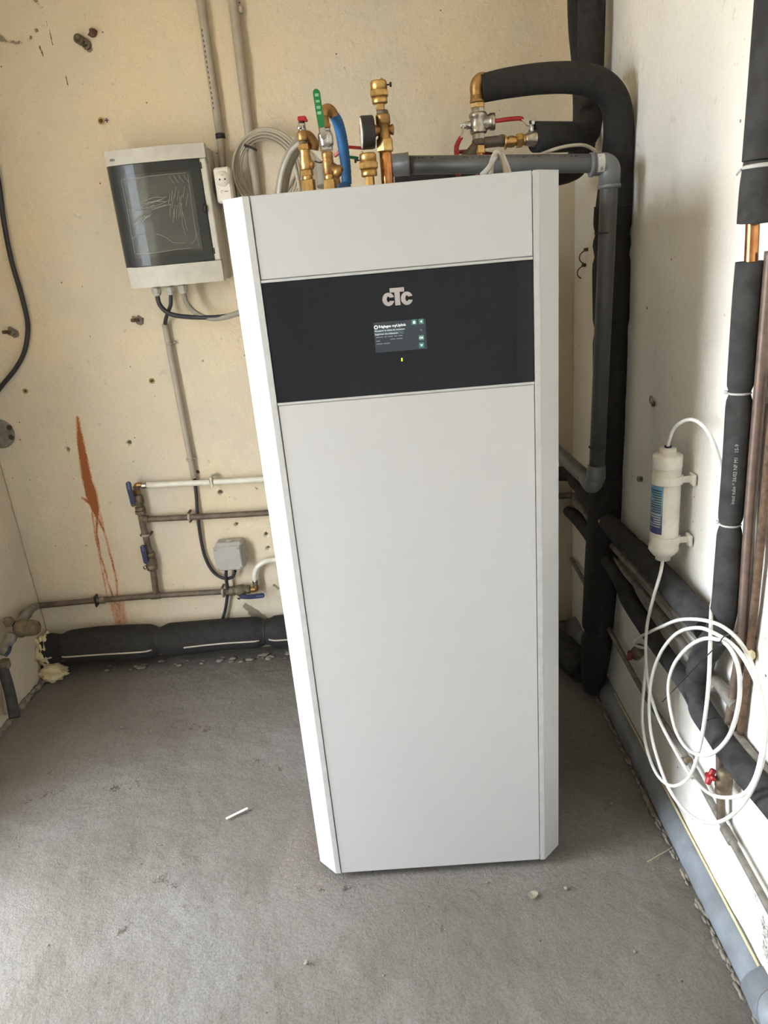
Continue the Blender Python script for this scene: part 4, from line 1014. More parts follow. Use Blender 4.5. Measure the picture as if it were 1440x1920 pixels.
# protective film: wrinkled sheet and its bright creases
fx0, fx1, fz0, fz1 = dx0 + bw_ * .13, dx1 - bw_ * .10, zb_ + wz * .13, zt_ - wz * .13
n = 16; rg = random.Random(4); vs = []; fs = []
for i in range(n + 1):
    for j in range(n + 1):
        x = fx0 + (fx1 - fx0) * i / n; ub = (x - bx0) / bw_
        vs.append((x, FY + .006 - bulge(ub) - .0045 - rg.uniform(0, .002), fz0 + (fz1 - fz0) * j / n))
for i in range(n):
    for j in range(n): fs.append((i * (n + 1) + j, (i + 1) * (n + 1) + j, (i + 1) * (n + 1) + j + 1, i * (n + 1) + j + 1))
fl = G().add(vs, fs, True).build('protective_film', M['film'], t)
def fp(u, v):
    x = fx0 + (fx1 - fx0) * u; ub = (x - bx0) / bw_
    return (x, FY + .006 - bulge(ub) - .0062, fz0 + (fz1 - fz0) * v)
g = G()
cr = [[(0, .02), (0, .3), (.01, .6), (0, .98)], [(.01, .99), (.2, .985), (.5, 1.0), (.95, 1.0)], [(.02, .01), (.3, .0), (.6, .02), (.85, .02)], [(.97, .03), (.95, .3), (.96, .7), (.97, .98)],
      [(.0, .22), (.1, .26), (.2, .26)], [(.38, .25), (.5, .2), (.6, .12), (.8, .1)], [(.85, .08), (.92, .12), (.95, .2)], [(.8, .2), (.78, .35), (.80, .5), (.82, .62)], [(.83, .25), (.82, .4), (.8, .55)]]
for k in range(9): u = .12 + rg.uniform(0, .25); v = .60 + rg.uniform(-.05, .08); cr.append([(u, v), (u + .15, v + rg.uniform(-.01, .05)), (u + .3, v + rg.uniform(0, .08))])
for k in range(10): u = .62 + .03 * k + rg.uniform(-.02, .02); v = .60 + rg.uniform(-.04, .1); cr.append([(u, v), (u + .02, v + .06), (u + .05, v + .14)])
for k in range(6): u = .62 + .03 * k; v = .36 + rg.uniform(0, .1); cr.append([(u, v), (u + .015, v + .08), (u + .04, v + .17)])
for k in range(6): u = .06 + .03 * k; v = .42 + rg.uniform(-.02, .06); cr.append([(u, v), (u + .06, v + .05), (u + .15, v + .09)])
for k in range(4): u = .7 + .07 * k; cr.append([(u, .98), (u + .02, .93), (u + .06, .88)])
for c in cr: g.tube([fp(min(max(u, 0), 1), min(max(v, 0), 1)) for u, v in c], .0006, 4, 4)
o = g.build('film_creases', M['crease'], fl); o['kind'] = 'stuff'
lettering('box_mark', '\u00d6\u00d6\u00d6', .008, lambda u, v: (bx0 + .014 + u, FY + .0038 - bulge(.08) - .0006, bz1 - .028 + v), M['print'], t, .0003)
gl = [(-0.7613, 1.0900, 1.3736), (-0.7169, 1.0900, 1.3766), (-0.6749, 1.0900, 1.3764)]
for k, p in enumerate(gl):
    x = p[0]
    G().cyl((x, 1.09, bz0), (0, 0, -1), .011, -.004, .008).hexa((x, 1.09, bz0), (0, 0, -1), .0155, .004, .020, .3, 8).lathe((x, 1.09, bz0), (0, 0, -1), [(.0135, .02), (.0125, .026), (.009, .030)]).build('cable_gland', M['box'], t)
b = [(p[0], 1.09, bz0 - .026) for p in gl]
o = thing('supply_cable', 'thick black cable swinging from fuse box gland to the cabinet', 'cable', b[0])
G().tube([b[0], (-0.7583, 1.0900, 1.3348), (-0.7291, 1.0800, 1.3060), (-0.6699, 1.0600, 1.2926), (-0.5769, 1.0300, 1.2856), (-0.5013, 1.0000, 1.2900), (-0.4230, 0.9500, 1.3034)], .0075, 10).build('cable', M['cable_b'], o)
o = thing('pump_cable', 'grey sleeved cable curving from right fuse box gland to the cabinet', 'cable', b[2])
G().tube([b[2], (-0.6675, 1.0800, 1.3346), (-0.6414, 1.0600, 1.3053), (-0.6001, 1.0400, 1.2850), (-0.5494, 1.0200, 1.2824), (-0.4921, 0.9900, 1.2932), (-0.4202, 0.9400, 1.3118)], .0085, 10).build('cable', M['cable_g2'], o)

# lower conduit with its black cable down to the junction box
t = thing('lower_conduit', 'grey conduit in two clips below the fuse box', 'conduit', (-0.7695, 1.1460, 0.7304))
c0, c1 = (-0.7706, 1.1450, 1.2694), (-0.7670, 1.1470, 0.7237)
G().tube([c0, c1], .0105, 14, 6).build('tube', M['conduit'], t)
for p in ((-0.7665, 1.1460, 1.2052), (-0.7700, 1.1470, 0.7947)):
    cl = clip_ring('clip', p, UP, .0105, M['conduit'], t, .004); G().box((p[0] + .016, YB - .008, p[2] + .002), (.010, .016, .010), .003).build('clip_foot', M['conduit'], cl)
o = thing('lower_cable', 'black cable from conduit looping into the grey junction box', 'cable', (-0.7898, 1.1500, 0.5063))
G().tube([b[1], (-0.7229, 1.0900, 1.3352), (-0.7341, 1.1000, 1.3185), (-0.7593, 1.1300, 1.2873), (-0.7719, 1.1450, 1.2625)], .0065, 10).build('upper_lead', M['cable_b'], o)
G().tube([(-0.7671, 1.1500, 0.7269), (-0.7722, 1.1500, 0.6532), (-0.7779, 1.1460, 0.5923), (-0.7832, 1.1480, 0.5066), (-0.7820, 1.1480, 0.4192), (-0.7622, 1.1460, 0.3516), (-0.7251, 1.1400, 0.3198), (-0.6872, 1.1300, 0.3257), (-0.6696, 1.1250, 0.3534)], .0062, 10).build('loop', M['cable_b'], o)
o = thing('outlet_cable', 'short black cable from junction box down behind the foam pipe', 'cable', (-0.7537, 1.1500, 0.1298))
G().tube([(-0.7038, 1.1250, 0.3563), (-0.7091, 1.1250, 0.3233), (-0.7107, 1.1270, 0.2773), (-0.7203, 1.1350, 0.2399), (-0.7391, 1.1400, 0.1810), (-0.7691, 1.1400, 0.1129)], .0062, 10).build('cable', M['cable_b'], o)

t = thing('junction_box', 'square grey junction box with four cover screws above the copper pipe', 'junction box', (-0.6944, 1.1300, 0.4085))
q = (-0.6843, 1.0950, 0.4209); jx, jz = q[0] + .004, q[2] - .004
G().box((jx + .006, 1.13, jz + .006), (.106, .058, .106), .010).build('housing', M['jbox'], t)
cv = G().box((jx, 1.0985, jz), (.102, .009, .096), .006).build('cover', M['jbox'], t)
for i in (-1, 1):
    for j in (-1, 1):
        sc = G().cyl((jx + i * .042, 1.094, jz + j * .039), (0, -1, 0), .005, 0, .0008, 14).build('screw', M['conduit'], cv)
        G().box((jx + i * .042, 1.0931, jz + j * .039), (.006, .0004, .001), 0, Matrix.Rotation(.7, 3, 'Y')).build('slot', M['print'], sc)
G().cyl((jx + .008, 1.13, jz + .058), UP, .015, 0, .004).build('grommet', M['jbox'], t)
G().cyl((jx + .058, 1.13, jz + .002), (1, 0, 0), .015, 0, .005).build('grommet', M['jbox'], t)

o = thing('black_hanging_cable', 'black cable hanging down the far left of the back wall', 'cable', (-1.2333, 1.1500, 1.3219))
G().tube([(-1.2183, 1.1480, 2.0712), (-1.2052, 1.1480, 1.9126), (-1.2133, 1.1480, 1.7477), (-1.2280, 1.1480, 1.6231), (-1.2337, 1.1480, 1.5095), (-1.2289, 1.1480, 1.3910), (-1.2331, 1.1480, 1.3045), (-1.2624, 1.1480, 1.2270), (-1.3096, 1.1480, 1.1675), (-1.3830, 1.1480, 1.1035), (-1.4974, 1.1460, 0.9961)], .0078, 10).build('cable', M['cable_b'], o)
t = thing('round_outlet_plate', 'worn grey round wall plate with two dark holes, at the left edge', 'wall plate', (-1.4316, 1.1560, 0.9396))
p = (-1.4328, 1.1600, 0.9426); g = G().lathe((p[0], YB - .001, p[2]), (0, -1, 0), [(.052, -.003), (.053, .004), (.047, .008), (.01, .009)], 32); g.build('plate', M['greypipe'], t)
for px in ((-1.3898, 1.1505, 0.9627), (-1.3914, 1.1505, 0.9278)):
    G().lathe((px[0], px[1], px[2]), (0, -1, 0), [(.0085, -.006), (.0095, 0), (.0075, .0012), (.005, .0012)], 16).build('screw_hole', M['hole'], t)

# wall plugs and old bolts
def plug(px, lab, mark=False):
    t = thing('wall_plug', lab, 'wall plug', px, 'yellow wall plugs')
    x, z = px[0], px[2]; n = 18; vs = []; fs = []
    prof = [(.0095, YB - .0005), (.0098, YB - .0035), (.0065, YB - .0040), (.0055, YB + .006)]
    for r, y in prof:
        for k in range(n): vs.append((x + r * math.cos(2 * PI * k / n), y, z + r * math.sin(2 * PI * k / n)))
    for i in range(3):
        for k in range(n): fs.append((i * n + k, i * n + (k + 1) % n, (i + 1) * n + (k + 1) % n, (i + 1) * n + k))
    G().add(vs, fs, True).build('collar', M['yellow'], t)
    G().cyl((x, YB - .0022, z), (0, -1, 0), .0052, 0, .0008, 14).build('bore', M['hole'], t)
    if mark:
        G().box((x + .018, YB - .0038, z), (.012, .0008, .003)).box((x + .018, YB - .0038, z), (.003, .0009, .012)).build('pen_cross', M['navy'], t)
plug((-0.8559, 1.1600, 1.8899), 'yellow wall plug with blue pen cross, above the fuse box', True)
plug((-0.8555, 1.1600, 1.0829), 'yellow wall plug beside the lower conduit')
plug((-1.3029, 1.1600, 1.0851), 'yellow wall plug near the hanging black cable, far left')
def stub(px, lab, ln, r, dirx):
    t = thing('wall_bolt', lab, 'bolt', px, 'rusty bolt stubs'); x, z = px[0], px[2]
    g = G(); crumb(g, (x, YB - .002, z), (r * 2.6, .010, r * 2.4), int(abs(x) * 1000)); g.build('mortar_patch', M['mortar'], t)
    G().cyl((x, YB - .004, z), (dirx, -1, .1), r, 0, ln, 12).build('shank', M['rusty'], t)
stub((-0.8570, 1.1600, 1.2894), 'rusty bolt stub below the fuse box', .034, .006, -.55)
stub((-1.2985, 1.1600, 1.2876), 'rusty bolt stub beside the hanging black cable', .03, .006, -.6)
t = thing('old_pipe_socket', 'old iron pipe sockets sticking out of the upper left wall', 'pipe fitting', (-0.8655, 1.1600, 2.1031))
for p, r, ln in (((-0.8696, 1.1600, 2.1062), .0135, .022), ((-0.8543, 1.1600, 2.0953), .0135, .012)):
    G().lathe((p[0], YB + .003, p[2]), (-.12, -1, .05), [(r, 0), (r, ln), (r * .62, ln), (r * .55, ln - .006)], 16).build('socket', M['bronze'], t)
t = thing('rusty_anchor', 'small rusty iron anchor above the old pipe sockets', 'bolt', (-0.8288, 1.1600, 2.1221))
p = (-0.8291, 1.1600, 2.1207); g = G(); crumb(g, (p[0], YB - .004, p[2]), (.014, .012, .012), 71); g.build('iron_lump', M['rusty'], t)
G().cyl((p[0], YB - .004, p[2]), (.5, -1, .1), .004, 0, .026, 8).build('pin', M['rusty'], t)

# ------------------------------------------------------------------ water pipes on the back wall
def ball_lever(pts, m, parent, w=.011, let=True, up=(0, 1, 0)):
    lv = lever('lever', pts, w, .006, m, parent, up)
    if let:
        P = np.array(pts[-2:]); c = P.mean(0); d = P[1] - P[0]; L = np.linalg.norm(d); u = d / L
        for k in range(5):
            q = c + u * (k - 2) * .0055
            G().box((q[0], q[1] - .0034, q[2]), (.0032, .0006, .004)).build('embossing', M['navylet'], lv)
    return lv
t = thing('white_water_pipe', 'white multilayer pipe clipped across the wall above the brown one', 'pipe', (-0.9479, 1.1300, 0.7160))
p0, p1 = (-0.9402, 1.1300, 0.7154), (-0.4626, 1.1300, 0.7011); p2 = (.1, p1[1], p1[2] + .0)
G().tube([p0, p1, p2], .0105, 14, 6).build('pipe', M['multi'], t)
G().lathe(p0, (-1, 0, 0), [(.011, -.003), (.0118, 0), (.0105, .003), (.0118, .006), (.0105, .009), (.0118, .012), (.008, .02)]).build('crimp_sleeve', M['steel'], t)
p = (-0.7006, 1.1300, 0.7112); cl = G().lathe(p, (1, 0, 0), [(.0108, -.006), (.0125, -.006), (.0125, .006), (.0108, .006)], 16).build('clip', M['steel'], t)
G().box((p[0], p[1] - .011, p[2] - .010), (.011, .004, .022), .001).box((p[0], p[1] - .010, p[2] + .012), (.011, .004, .014), .001).build('clip_band', M['steel'], cl)
G().tube([(p[0] - .004, YB - .01, p[2] + .012), (p[0] + .010, YB - .012, p[2] + .020), (p[0] + .024, YB - .01, p[2] + .010)], .0035, 8).build('clip_hook', M['steel'], cl)

t = thing('brown_water_pipe', 'old brown copper manifold with two blue-levered valves on the back wall', 'pipe', (-0.9921, 1.1300, 0.2887))
vx = [(-0.9775, 1.1300, 0.7145), (-0.9797, 1.1300, 0.6363), (-0.9826, 1.1300, 0.5629), (-0.9773, 1.1300, 0.5089), (-0.9792, 1.1300, 0.4176), (-0.9886, 1.1300, 0.2747)]
q0 = vx[0]; vax = tuple(Vector(vx[5]) - Vector(vx[0])); 
G().tube([vx[0], vx[1], vx[2], vx[4], vx[5]], .0115, 14, 4).build('riser', M['copper_d'], t)
G().lathe((-0.9798, 1.1300, 0.6258), vax, [(.013, -.012), (.0185, -.010), (.0195, 0), (.016, .003), (.021, .005), (.021, .015), (.0145, .017)], 8, False).lathe((-0.9805, 1.1300, 0.6613), vax, [(.014, -.022), (.0185, -.017), (.021, 0), (.0195, .014), (.015, .018)], 20).cyl((-0.9931, 1.1200, 0.6513), (-.3, -1, 0), .008, 0, .012).build('valve_body', M['bronze'], t)
G().hexa((-0.9789, 1.1300, 0.6982), vax, .0155, -.004, .010).tube([(-0.9781, 1.1300, 0.7022), (-0.9775, 1.1300, 0.7145), (-0.9667, 1.1300, 0.7197), (-0.9479, 1.1300, 0.7160)], .009, 12).build('elbow', M['brass_d'], t)
ball_lever([(-0.9903, 1.1020, 0.6554), (-0.9895, 1.1000, 0.6847), (-0.9905, 1.0980, 0.7139), (-0.9900, 1.0980, 0.7440)], M['navy'], t, .018)
r1 = [(-0.9779, 1.1300, 0.5858), (-0.4998, 1.1300, 0.5722)]
G().tube([r1[0], r1[1], (.1, r1[1][1], r1[1][2])], .0112, 14, 6).build('branch_pipe', M['copper_d'], t)
G().lathe((-0.9799, 1.1300, 0.5859), vax, [(.0125, -.016), (.0135, -.014), (.0135, .014), (.0125, .016)]).lathe((-0.9799, 1.1300, 0.5859), (1, 0, 0), [(.0125, 0), (.0135, .002), (.0135, .022), (.012, .024)]).build('tee', M['bronze'], t)
for p, ax in (((-0.8060, 1.1300, 0.5795), (1, 0, 0)), ((-0.9803, 1.1300, 0.5242), vax)):
    cl = clip_ring('clip', p, ax, .0112, M['conduit'], t, .004)
    s = (0, 0, .017) if ax[0] == 1 else (.017, 0, 0)
    for sg in (-1, 1): G().cyl((p[0] + sg * s[0], YB - .026, p[2] + sg * s[2]), (0, -1, 0), .0045, -.024, .006, 10).build('clip_screw', M['rusty'], cl)
G().lathe((-0.9801, 1.1300, 0.4440), vax, [(.014, -.010), (.020, -.008), (.020, .004), (.016, .006), (.0195, .016), (.021, .026), (.0195, .036), (.016, .042), (.020, .044), (.020, .060), (.014, .062)], 12).build('valve_body', M['bronze'], t)
G().cyl((-0.9976, 1.1200, 0.4016), (-.3, -1, 0), .007, 0, .014).build('stem', M['steel'], t)
ball_lever([(-0.9895, 1.1050, 0.4187), (-0.9899, 1.1040, 0.4453), (-0.9899, 1.1030, 0.4739), (-0.9896, 1.1030, 0.4954)], M['navy'], t, .018)
lo = [(-1.4581, 1.1300, 0.2692), (-1.2238, 1.1300, 0.2721), (-0.9911, 1.1300, 0.2726), (-0.7170, 1.1300, 0.2673)]
G().tube(lo, [.012, .011, .0112, .0108], 14, 6).build('lower_pipe', M['copper_d'], t)
G().lathe((-0.9911, 1.1300, 0.2726), (1, 0, 0), [(.0125, -.02), (.0135, -.018), (.0135, .018), (.0125, .02)]).build('lower_tee', M['copper_d'], t)
p = (-1.2218, 1.1300, 0.2719); cl = clip_ring('clip', p, (1, 0, 0), .0115, M['rusty'], t, .003); G().box((p[0], YB - .03, p[2]), (.007, .03, .046), .002).build('clip_strap', M['black'], cl)
G().lathe((-1.2075, 1.1300, 0.2706), (1, 0, 0), [(.011, 0), (.0135, .002), (.0135, .016), (.011, .018)]).build('solder_joint', M['greypipe'], t)
p = (-0.7316, 1.1300, 0.2662); cl = clip_ring('clip', p, (1, 0, 0), .0112, M['conduit'], t, .004)
for sg in (-1, 1): G().cyl((p[0], YB - .026, p[2] + sg * .018), (0, -1, 0), .0045, -.024, .006, 10).build('clip_screw', M['rusty'], cl)
q = (-0.7191, 1.1300, 0.2674)
G().lathe(q, (1, 0, .02), [(.012, 0), (.0135, .012), (.0185, .013), (.0185, .034), (.016, .036), (.0205, .044), (.0215, .06), (.0195, .072), (.015, .078), (.0165, .08), (.0165, .092), (.011, .096)], 18).build('end_valve_body', M['bronze'], t)
G().tube([(q[0] + .094, q[1], q[2]), (q[0] + .112, q[1], q[2]), (q[0] + .118, q[1], q[2] + .006), (q[0] + .118, q[1], q[2] + .02)], .0105, 12, 5).build('end_elbow', M['brass_d'], t)
G().cyl((-0.6674, 1.1150, 0.2500), (0, -1, -.2), .0075, -.01, .012).build('end_stem', M['steel'], t)
ball_lever([(-0.6614, 1.1000, 0.2571), (-0.6330, 1.0980, 0.2534), (-0.6045, 1.0980, 0.2532), (-0.5676, 1.0980, 0.2545)], M['navy'], t, .018)
o = thing('white_hose_bend', 'short white multilayer pipe bending from the end valve towards the cabinet', 'pipe', (-0.6029, 1.1300, 0.3005))
w0 = (q[0] + .118, q[1], q[2] + .03)
G().tube([w0, (-0.6010, 1.1300, 0.3273), (-0.5864, 1.1300, 0.3573), (-0.5572, 1.1300, 0.3769), (-0.5159, 1.1300, 0.3822), (-.35, 1.12, (-0.5058, 1.1300, 0.3813)[2] + .005), (-.1, 1.12, (-0.5058, 1.1300, 0.3813)[2] + .005)], .0102, 14, 6).build('pipe', M['multi'], o)
G().lathe((w0[0], w0[1], w0[2] - .012), UP, [(.009, 0), (.0118, .001), (.0105, .005), (.0118, .009), (.0105, .013), (.0118, .017), (.011, .022)]).build('crimp_sleeve', M['steel'], o)

# fittings on the left wall
t = thing('corner_stopcock', 'corroded brass stopcock with blue lever on the left wall above a grey hose', 'valve', (-1.4100, 0.8379, 0.2850))
G().tube([(-1.4540, 1.1300, 0.2689), (-1.4200, 1.0247, 0.3077), (-1.4100, 0.9477, 0.3130), (-1.4050, 0.8899, 0.3143)], [.013, .016, .0165, .0165], 14).lathe((-1.4150, 0.9826, 0.3121), tuple(Vector((-1.4050, 0.8899, 0.3143)) - Vector((-1.4150, 0.9826, 0.3121))), [(.017, -.004), (.0205, 0), (.0205, .02), (.017, .024)], 12).build('inlet_pipe', M['greypipe'], t)
a, b_ = Vector((-1.4100, 0.8730, 0.3073)), Vector((-1.4100, 1.0137, 0.2323)); a = (-1.4100, 0.8807, 0.3072); 
G().lathe(a, (1, -.15, .02), [(.014, 0), (.018, .006), (.030, .016), (.033, .022), (.033, .03), (.029, .034), (.028, .07), (.024, .086), (.018, .090)], 22).build('filter_bowl', M['bronze'], t)
G().hexa((-1.4250, 0.8825, 0.3329), (.3, -.6, .35), .019, -.012, .02).hexa((-1.4250, 0.8825, 0.3329), (.3, -.6, .35), .014, .018, .034).build('hex_plug', M['bronze'], t)
dn = tuple(Vector((-1.4100, 0.7690, 0.2675)) - Vector((-1.4050, 0.8503, 0.2985)))
G().lathe((-1.4050, 0.8428, 0.2987), dn, [(.016, -.004), (.021, .004), (.021, .016), (.018, .02), (.0185, .05), (.0215, .056), (.0215, .068), (.017, .074)], 18).build('outlet_body', M['greypipe'], t)
lever('lever', [(-1.3750, 0.7699, 0.2971), (-1.3700, 0.7498, 0.2922), (-1.3680, 0.7221, 0.2885)], .014, .008, M['navy'], t, (0, 1, 0))
G().hexa((-1.4100, 0.7594, 0.2359), (.02, -.1, -1), .024, -.014, .014).build('union_nut', M['bronze'], t)
t = thing('grey_hose', 'flattened dark grey hose dropping from the stopcock to the floor', 'hose', (-1.4100, 0.7360, 0.0397))
G().tube([(-1.4100, 0.7506, 0.2331), (-1.4050, 0.7439, 0.1845), (-1.4000, 0.7329, 0.1277), (-1.3950, 0.7179, 0.0840), (-1.3900, 0.7024, 0.0603)], .0175, 14, 6).build('hose', M['foam_g'], t)
t = thing('thin_wall_pipe', 'thin pale pipe down the left wall behind the grey hose', 'pipe', (-1.4400, 0.7306, 0.0571))
G().tube([(-1.4480, 0.7873, 0.2025), (-1.4480, 0.7767, 0.1343), (-1.4480, 0.7531, 0.0415)], .006, 8).build('pipe', M['conduit'], t)

# foam pipe along the floor of the back wall
t = thing('floor_foam_pipe', 'fat black foam insulated pipe with pale seam along the back wall floor', 'insulated pipe', (-1.0092, 1.0900, 0.0317))
fy_ = .075
pl = [(-1.4681, 1.0850, 0.1151), (-1.2431, 1.0850, 0.1098), (-0.9955, 1.0850, 0.0954), (-0.7462, 1.0850, 0.0927), (-0.4977, 1.0850, 0.0899), (-.3, 1.085, (-0.4977, 1.0850, 0.0899)[2]), (-.05, 1.085, .07)]
pl = [(p[0], 1.094, .098 + .005 * (i % 2)) for i, p in enumerate(pl)]; pl[0] = (-1.442, 1.094, .098)
tl = sum(math.dist(pl[i], pl[i + 1]) for i in range(len(pl) - 1))
fr_ = [((-1.3822, 1.0850, 0.1147)[0] - pl[0][0]) / tl, ((-0.9955, 1.0850, 0.0954)[0] - pl[0][0]) / tl, ((-0.5802, 1.0850, 0.0924)[0] - pl[0][0]) / tl]
def fat(s, L): return (1 + .06 * math.sin(s / L * 9)) * pinch(fr_, .022, .24)(s, L) * pinch(fr_[:1], .02, -.08)(s, L)
G().tube(pl, [.060, .064, .065, .065, .064, .062, .062], 22, 14, rf=fat).build('sleeve', M['foam'], t)
P_, R_ = path(pl, [.060, .064, .065, .065, .064, .062, .062], 14)
Ls = np.r_[0, np.cumsum(np.linalg.norm(np.diff(P_, axis=0), axis=1))]
for (a, b) in ((0.0, fr_[0] - .008), (fr_[0] + .008, fr_[1] - .012), (fr_[1] + .07, fr_[2] - .008), (fr_[2] + .008, .75)):
    pts = []
    for i in range(len(P_)):
        if a <= Ls[i] / Ls[-1] <= b:
            r = R_[i] * fat(Ls[i], Ls[-1]) + .0005; an = -.14 + .12 * (Ls[i] / Ls[-1])
            pts.append((P_[i][0], P_[i][1] - r * math.cos(an), P_[i][2] + r * math.sin(an)))
    if len(pts) > 2: G().tube(pts, .0032, 6, 1, raw=True).build('seam', M['seam'], t)
for f_ in fr_:
    i = int(np.argmin(abs(Ls / Ls[-1] - f_))); G().lathe(P_[i], (1, 0, 0), [(R_[i] * .74, -.004), (R_[i] * .79, 0), (R_[i] * .74, .004)], 22).build('cable_tie', M['black'], t)
def blob(name, lab, c, r, seed, cat, m=None):
    """lumpy cured foam"""
    rg = np.random.RandomState(seed); n, k = 26, 18; vs = []; fs = []
    ph = rg.rand(8, 4)
    for i in range(k + 1):
        th = PI * i / k
        for j in range(n):
            a = 2 * PI * j / n; d = np.array([math.sin(th) * math.cos(a), math.sin(th) * math.sin(a), math.cos(th)])
            s = 1 + sum(.10 * math.sin((2 + q) * d[q % 3] * 2.2 + ph[q, 0] * 6.3 + (1 + q) * d[(q + 1) % 3]) for q in range(6)) * .9
            vs.append((c[0] + r[0] * d[0] * s, c[1] + r[1] * d[1] * s, c[2] + r[2] * d[2] * s))
    for i in range(k):
        for j in range(n): fs.append((i * n + j, i * n + (j + 1) % n, (i + 1) * n + (j + 1) % n, (i + 1) * n + j))
    o = G().add(vs, fs, True).build(name, m or M['pu']); return tag(o, lab, cat)
p = (-1.4157, 1.0736, 0.0000); blob('foam_lump', 'cream lump of hardened expanding foam on the floor', (p[0] + .004, 1.035, .026), (.056, .036, .03), 5, 'foam')
p = (-1.4727, 1.0800, 0.1373); blob('foam_collar', 'cream expanding foam sealing the left end of the floor foam pipe', (-1.440, 1.085, .105), (.030, .05, .062), 8, 'foam')

# ------------------------------------------------------------------ pipes on the right wall
def run(name, lab, pts, r, m, cat='pipe', sub=6, n=14, rf=None, part='pipe'):
    t = thing(name, lab, cat, pts[len(pts) // 2])
    G().tube(pts, r, n, sub, rf=rf).build(part, m, t)
    return t
t = run('foam_wall_pipe', 'uppermost grey foam pipe along the right wall, passing just below the water filter', [(.1, 1.12, (0.5502, 1.1200, 0.6361)[2]), (0.5502, 1.1200, 0.6361), (0.5740, 0.9531, 0.6531), (0.5740, 0.7599, 0.6464), (0.5740, 0.5051, 0.6476), (0.5740, 0.2244, 0.6684), (0.5740, 0.0311, 0.6698), (0.5740, -0.0703, 0.6683)],
        [.026, .026, .026, .026, .028, .028, .029, .029], M['foam_g'], 'insulated pipe', 8, 16, pinch((.72,), .015, .12), 'sleeve')
p = (0.5740, 0.2244, 0.6684); G().lathe(p, (0, 1, 0), [(.026, -.002), (.0275, 0), (.026, .002)], 18).build('cable_tie', M['greypipe'], t)
t = run('upper_copper_pipe', 'grey painted pipe just below the upper foam pipe on the right wall', [(.1, 1.12, (0.5525, 1.1300, 0.5469)[2]), (0.5681, 1.1300, 0.5456), (0.5840, 1.0034, 0.5756), (0.5860, 0.8225, 0.5607), (0.5880, 0.5676, 0.5712), (0.5900, 0.0607, 0.6037), (0.5900, -0.0732, 0.6090)], .0105, M['greypipe'])
p = (0.5920, 0.2740, 0.5791); G().box((p[0] + .004, p[1], p[2]), (.02, .012, .034), .003).build('clip', M['conduit'], t)
t = run('lower_copper_pipe', 'second grey painted pipe running between the two foam pipes', [(0.5880, 0.8142, 0.5077), (0.5880, 0.5641, 0.5320), (0.5900, 0.2495, 0.5469), (0.5900, 0.0227, 0.5449), (0.5900, -0.0965, 0.5452)], .0095, M['greypipe'])
t = run('foam_branch_pipe', 'sagging grey foam pipe crossing the lower right wall', [(0.5983, 1.1800, 0.4665), (0.5720, 0.9838, 0.5243), (0.5760, 0.8478, 0.5255), (0.5770, 0.5123, 0.5159), (0.5750, 0.4013, 0.4928), (0.5760, 0.2585, 0.4824), (0.5780, 0.1370, 0.4757), (0.5780, -0.0026, 0.4802), (0.5760, -0.1037, 0.4708), (0.5760, -0.2325, 0.4713), (0.5760, -0.3386, 0.4876), (0.5760, -0.4957, 0.5071)],
        [.018, .022, .022, .022, .024, .023, .021, .022, .025, .027, .027, .027], M['foam_g'], 'insulated pipe', 8, 16, None, 'sleeve')
t = run('thin_copper_pipe', 'thin dull copper pipe low on the right wall with a small tap', [(0.6115, 1.1800, 0.2722), (0.5920, 1.0484, 0.3062), (0.5920, 0.8961, 0.2977), (0.5920, 0.6350, 0.2760), (0.5920, 0.2888, 0.2568), (0.5920, 0.0370, 0.2756), (0.5920, -0.1354, 0.2619), (0.5920, -0.3549, 0.2443), (0.5920, -0.4643, 0.2337)], .0075, M['greypipe'])
p = (0.5820, 0.3354, 0.3698); G().lathe(p, (0, -.5, .6), [(.012, -.03), (.016, -.026), (.016, 0), (.013, .004), (.017, .006), (.017, .018), (.01, .022)], 14).cyl(p, (0, .6, -.3), .011, -.02, .03).build('tap_body', M['bronze'], t)
p = (0.5620, 0.3428, 0.3554); G().box(p, (.012, .012, .028), .003).build('tap_handle', M['red_d'], t)
p = (0.5880, 0.0087, 0.2776); G().lathe(p, (0, -.6, .6), [(.006, -.014), (.010, -.012), (.010, .008), (.006, .01)], 10).cyl(p, (-1, .3, .2), .005, 0, .014).build('bleed_valve', M['bronze'], t)
p = (0.5920, -0.1937, 0.2551); G().lathe(p, (0, -1, -.02), [(.009, -.02), (.0105, -.018), (.0105, .018), (.009, .02)]).build('solder_sleeve', M['greypipe'], t)
t = thing('drain_tap', 'drain tap with red cross handle inside the white tube loops', 'tap', (0.5820, -0.1656, 0.3488))
v0, v1 = (0.5880, -0.1350, 0.4195), (0.5900, -0.1627, 0.2621)
G().tube([v0, v1], .0085, 12).build('pipe', M['copper_d'], t)
p = (0.5820, -0.1736, 0.3720); G().lathe((p[0], p[1], p[2] - .026), UP, [(.012, 0), (.0155, .003), (.0155, .012), (.013, .014), (.0165, .017), (.017, .026), (.0165, .036), (.0145, .042), (.0155, .044), (.013, .056), (.009, .060)], 18).build('tap_body', M['bronze'], t)
s0 = Vector(p); s1 = Vector((0.5570, -0.1672, 0.3847)); dr_ = (s1 - s0)
G().cyl(p, tuple(dr_), .0055, 0, dr_.length).build('spindle', M['copper_d'], t)
g = G()
for an in (0, PI / 2):
    Mx = dr_.to_track_quat('Z', 'Y').to_matrix() @ Matrix.Rotation(an + .5, 3, 'Z')
    g.box(s1, (.034, .010, .012), .003, Mx)
g.build('cross_handle', M['red'], t)

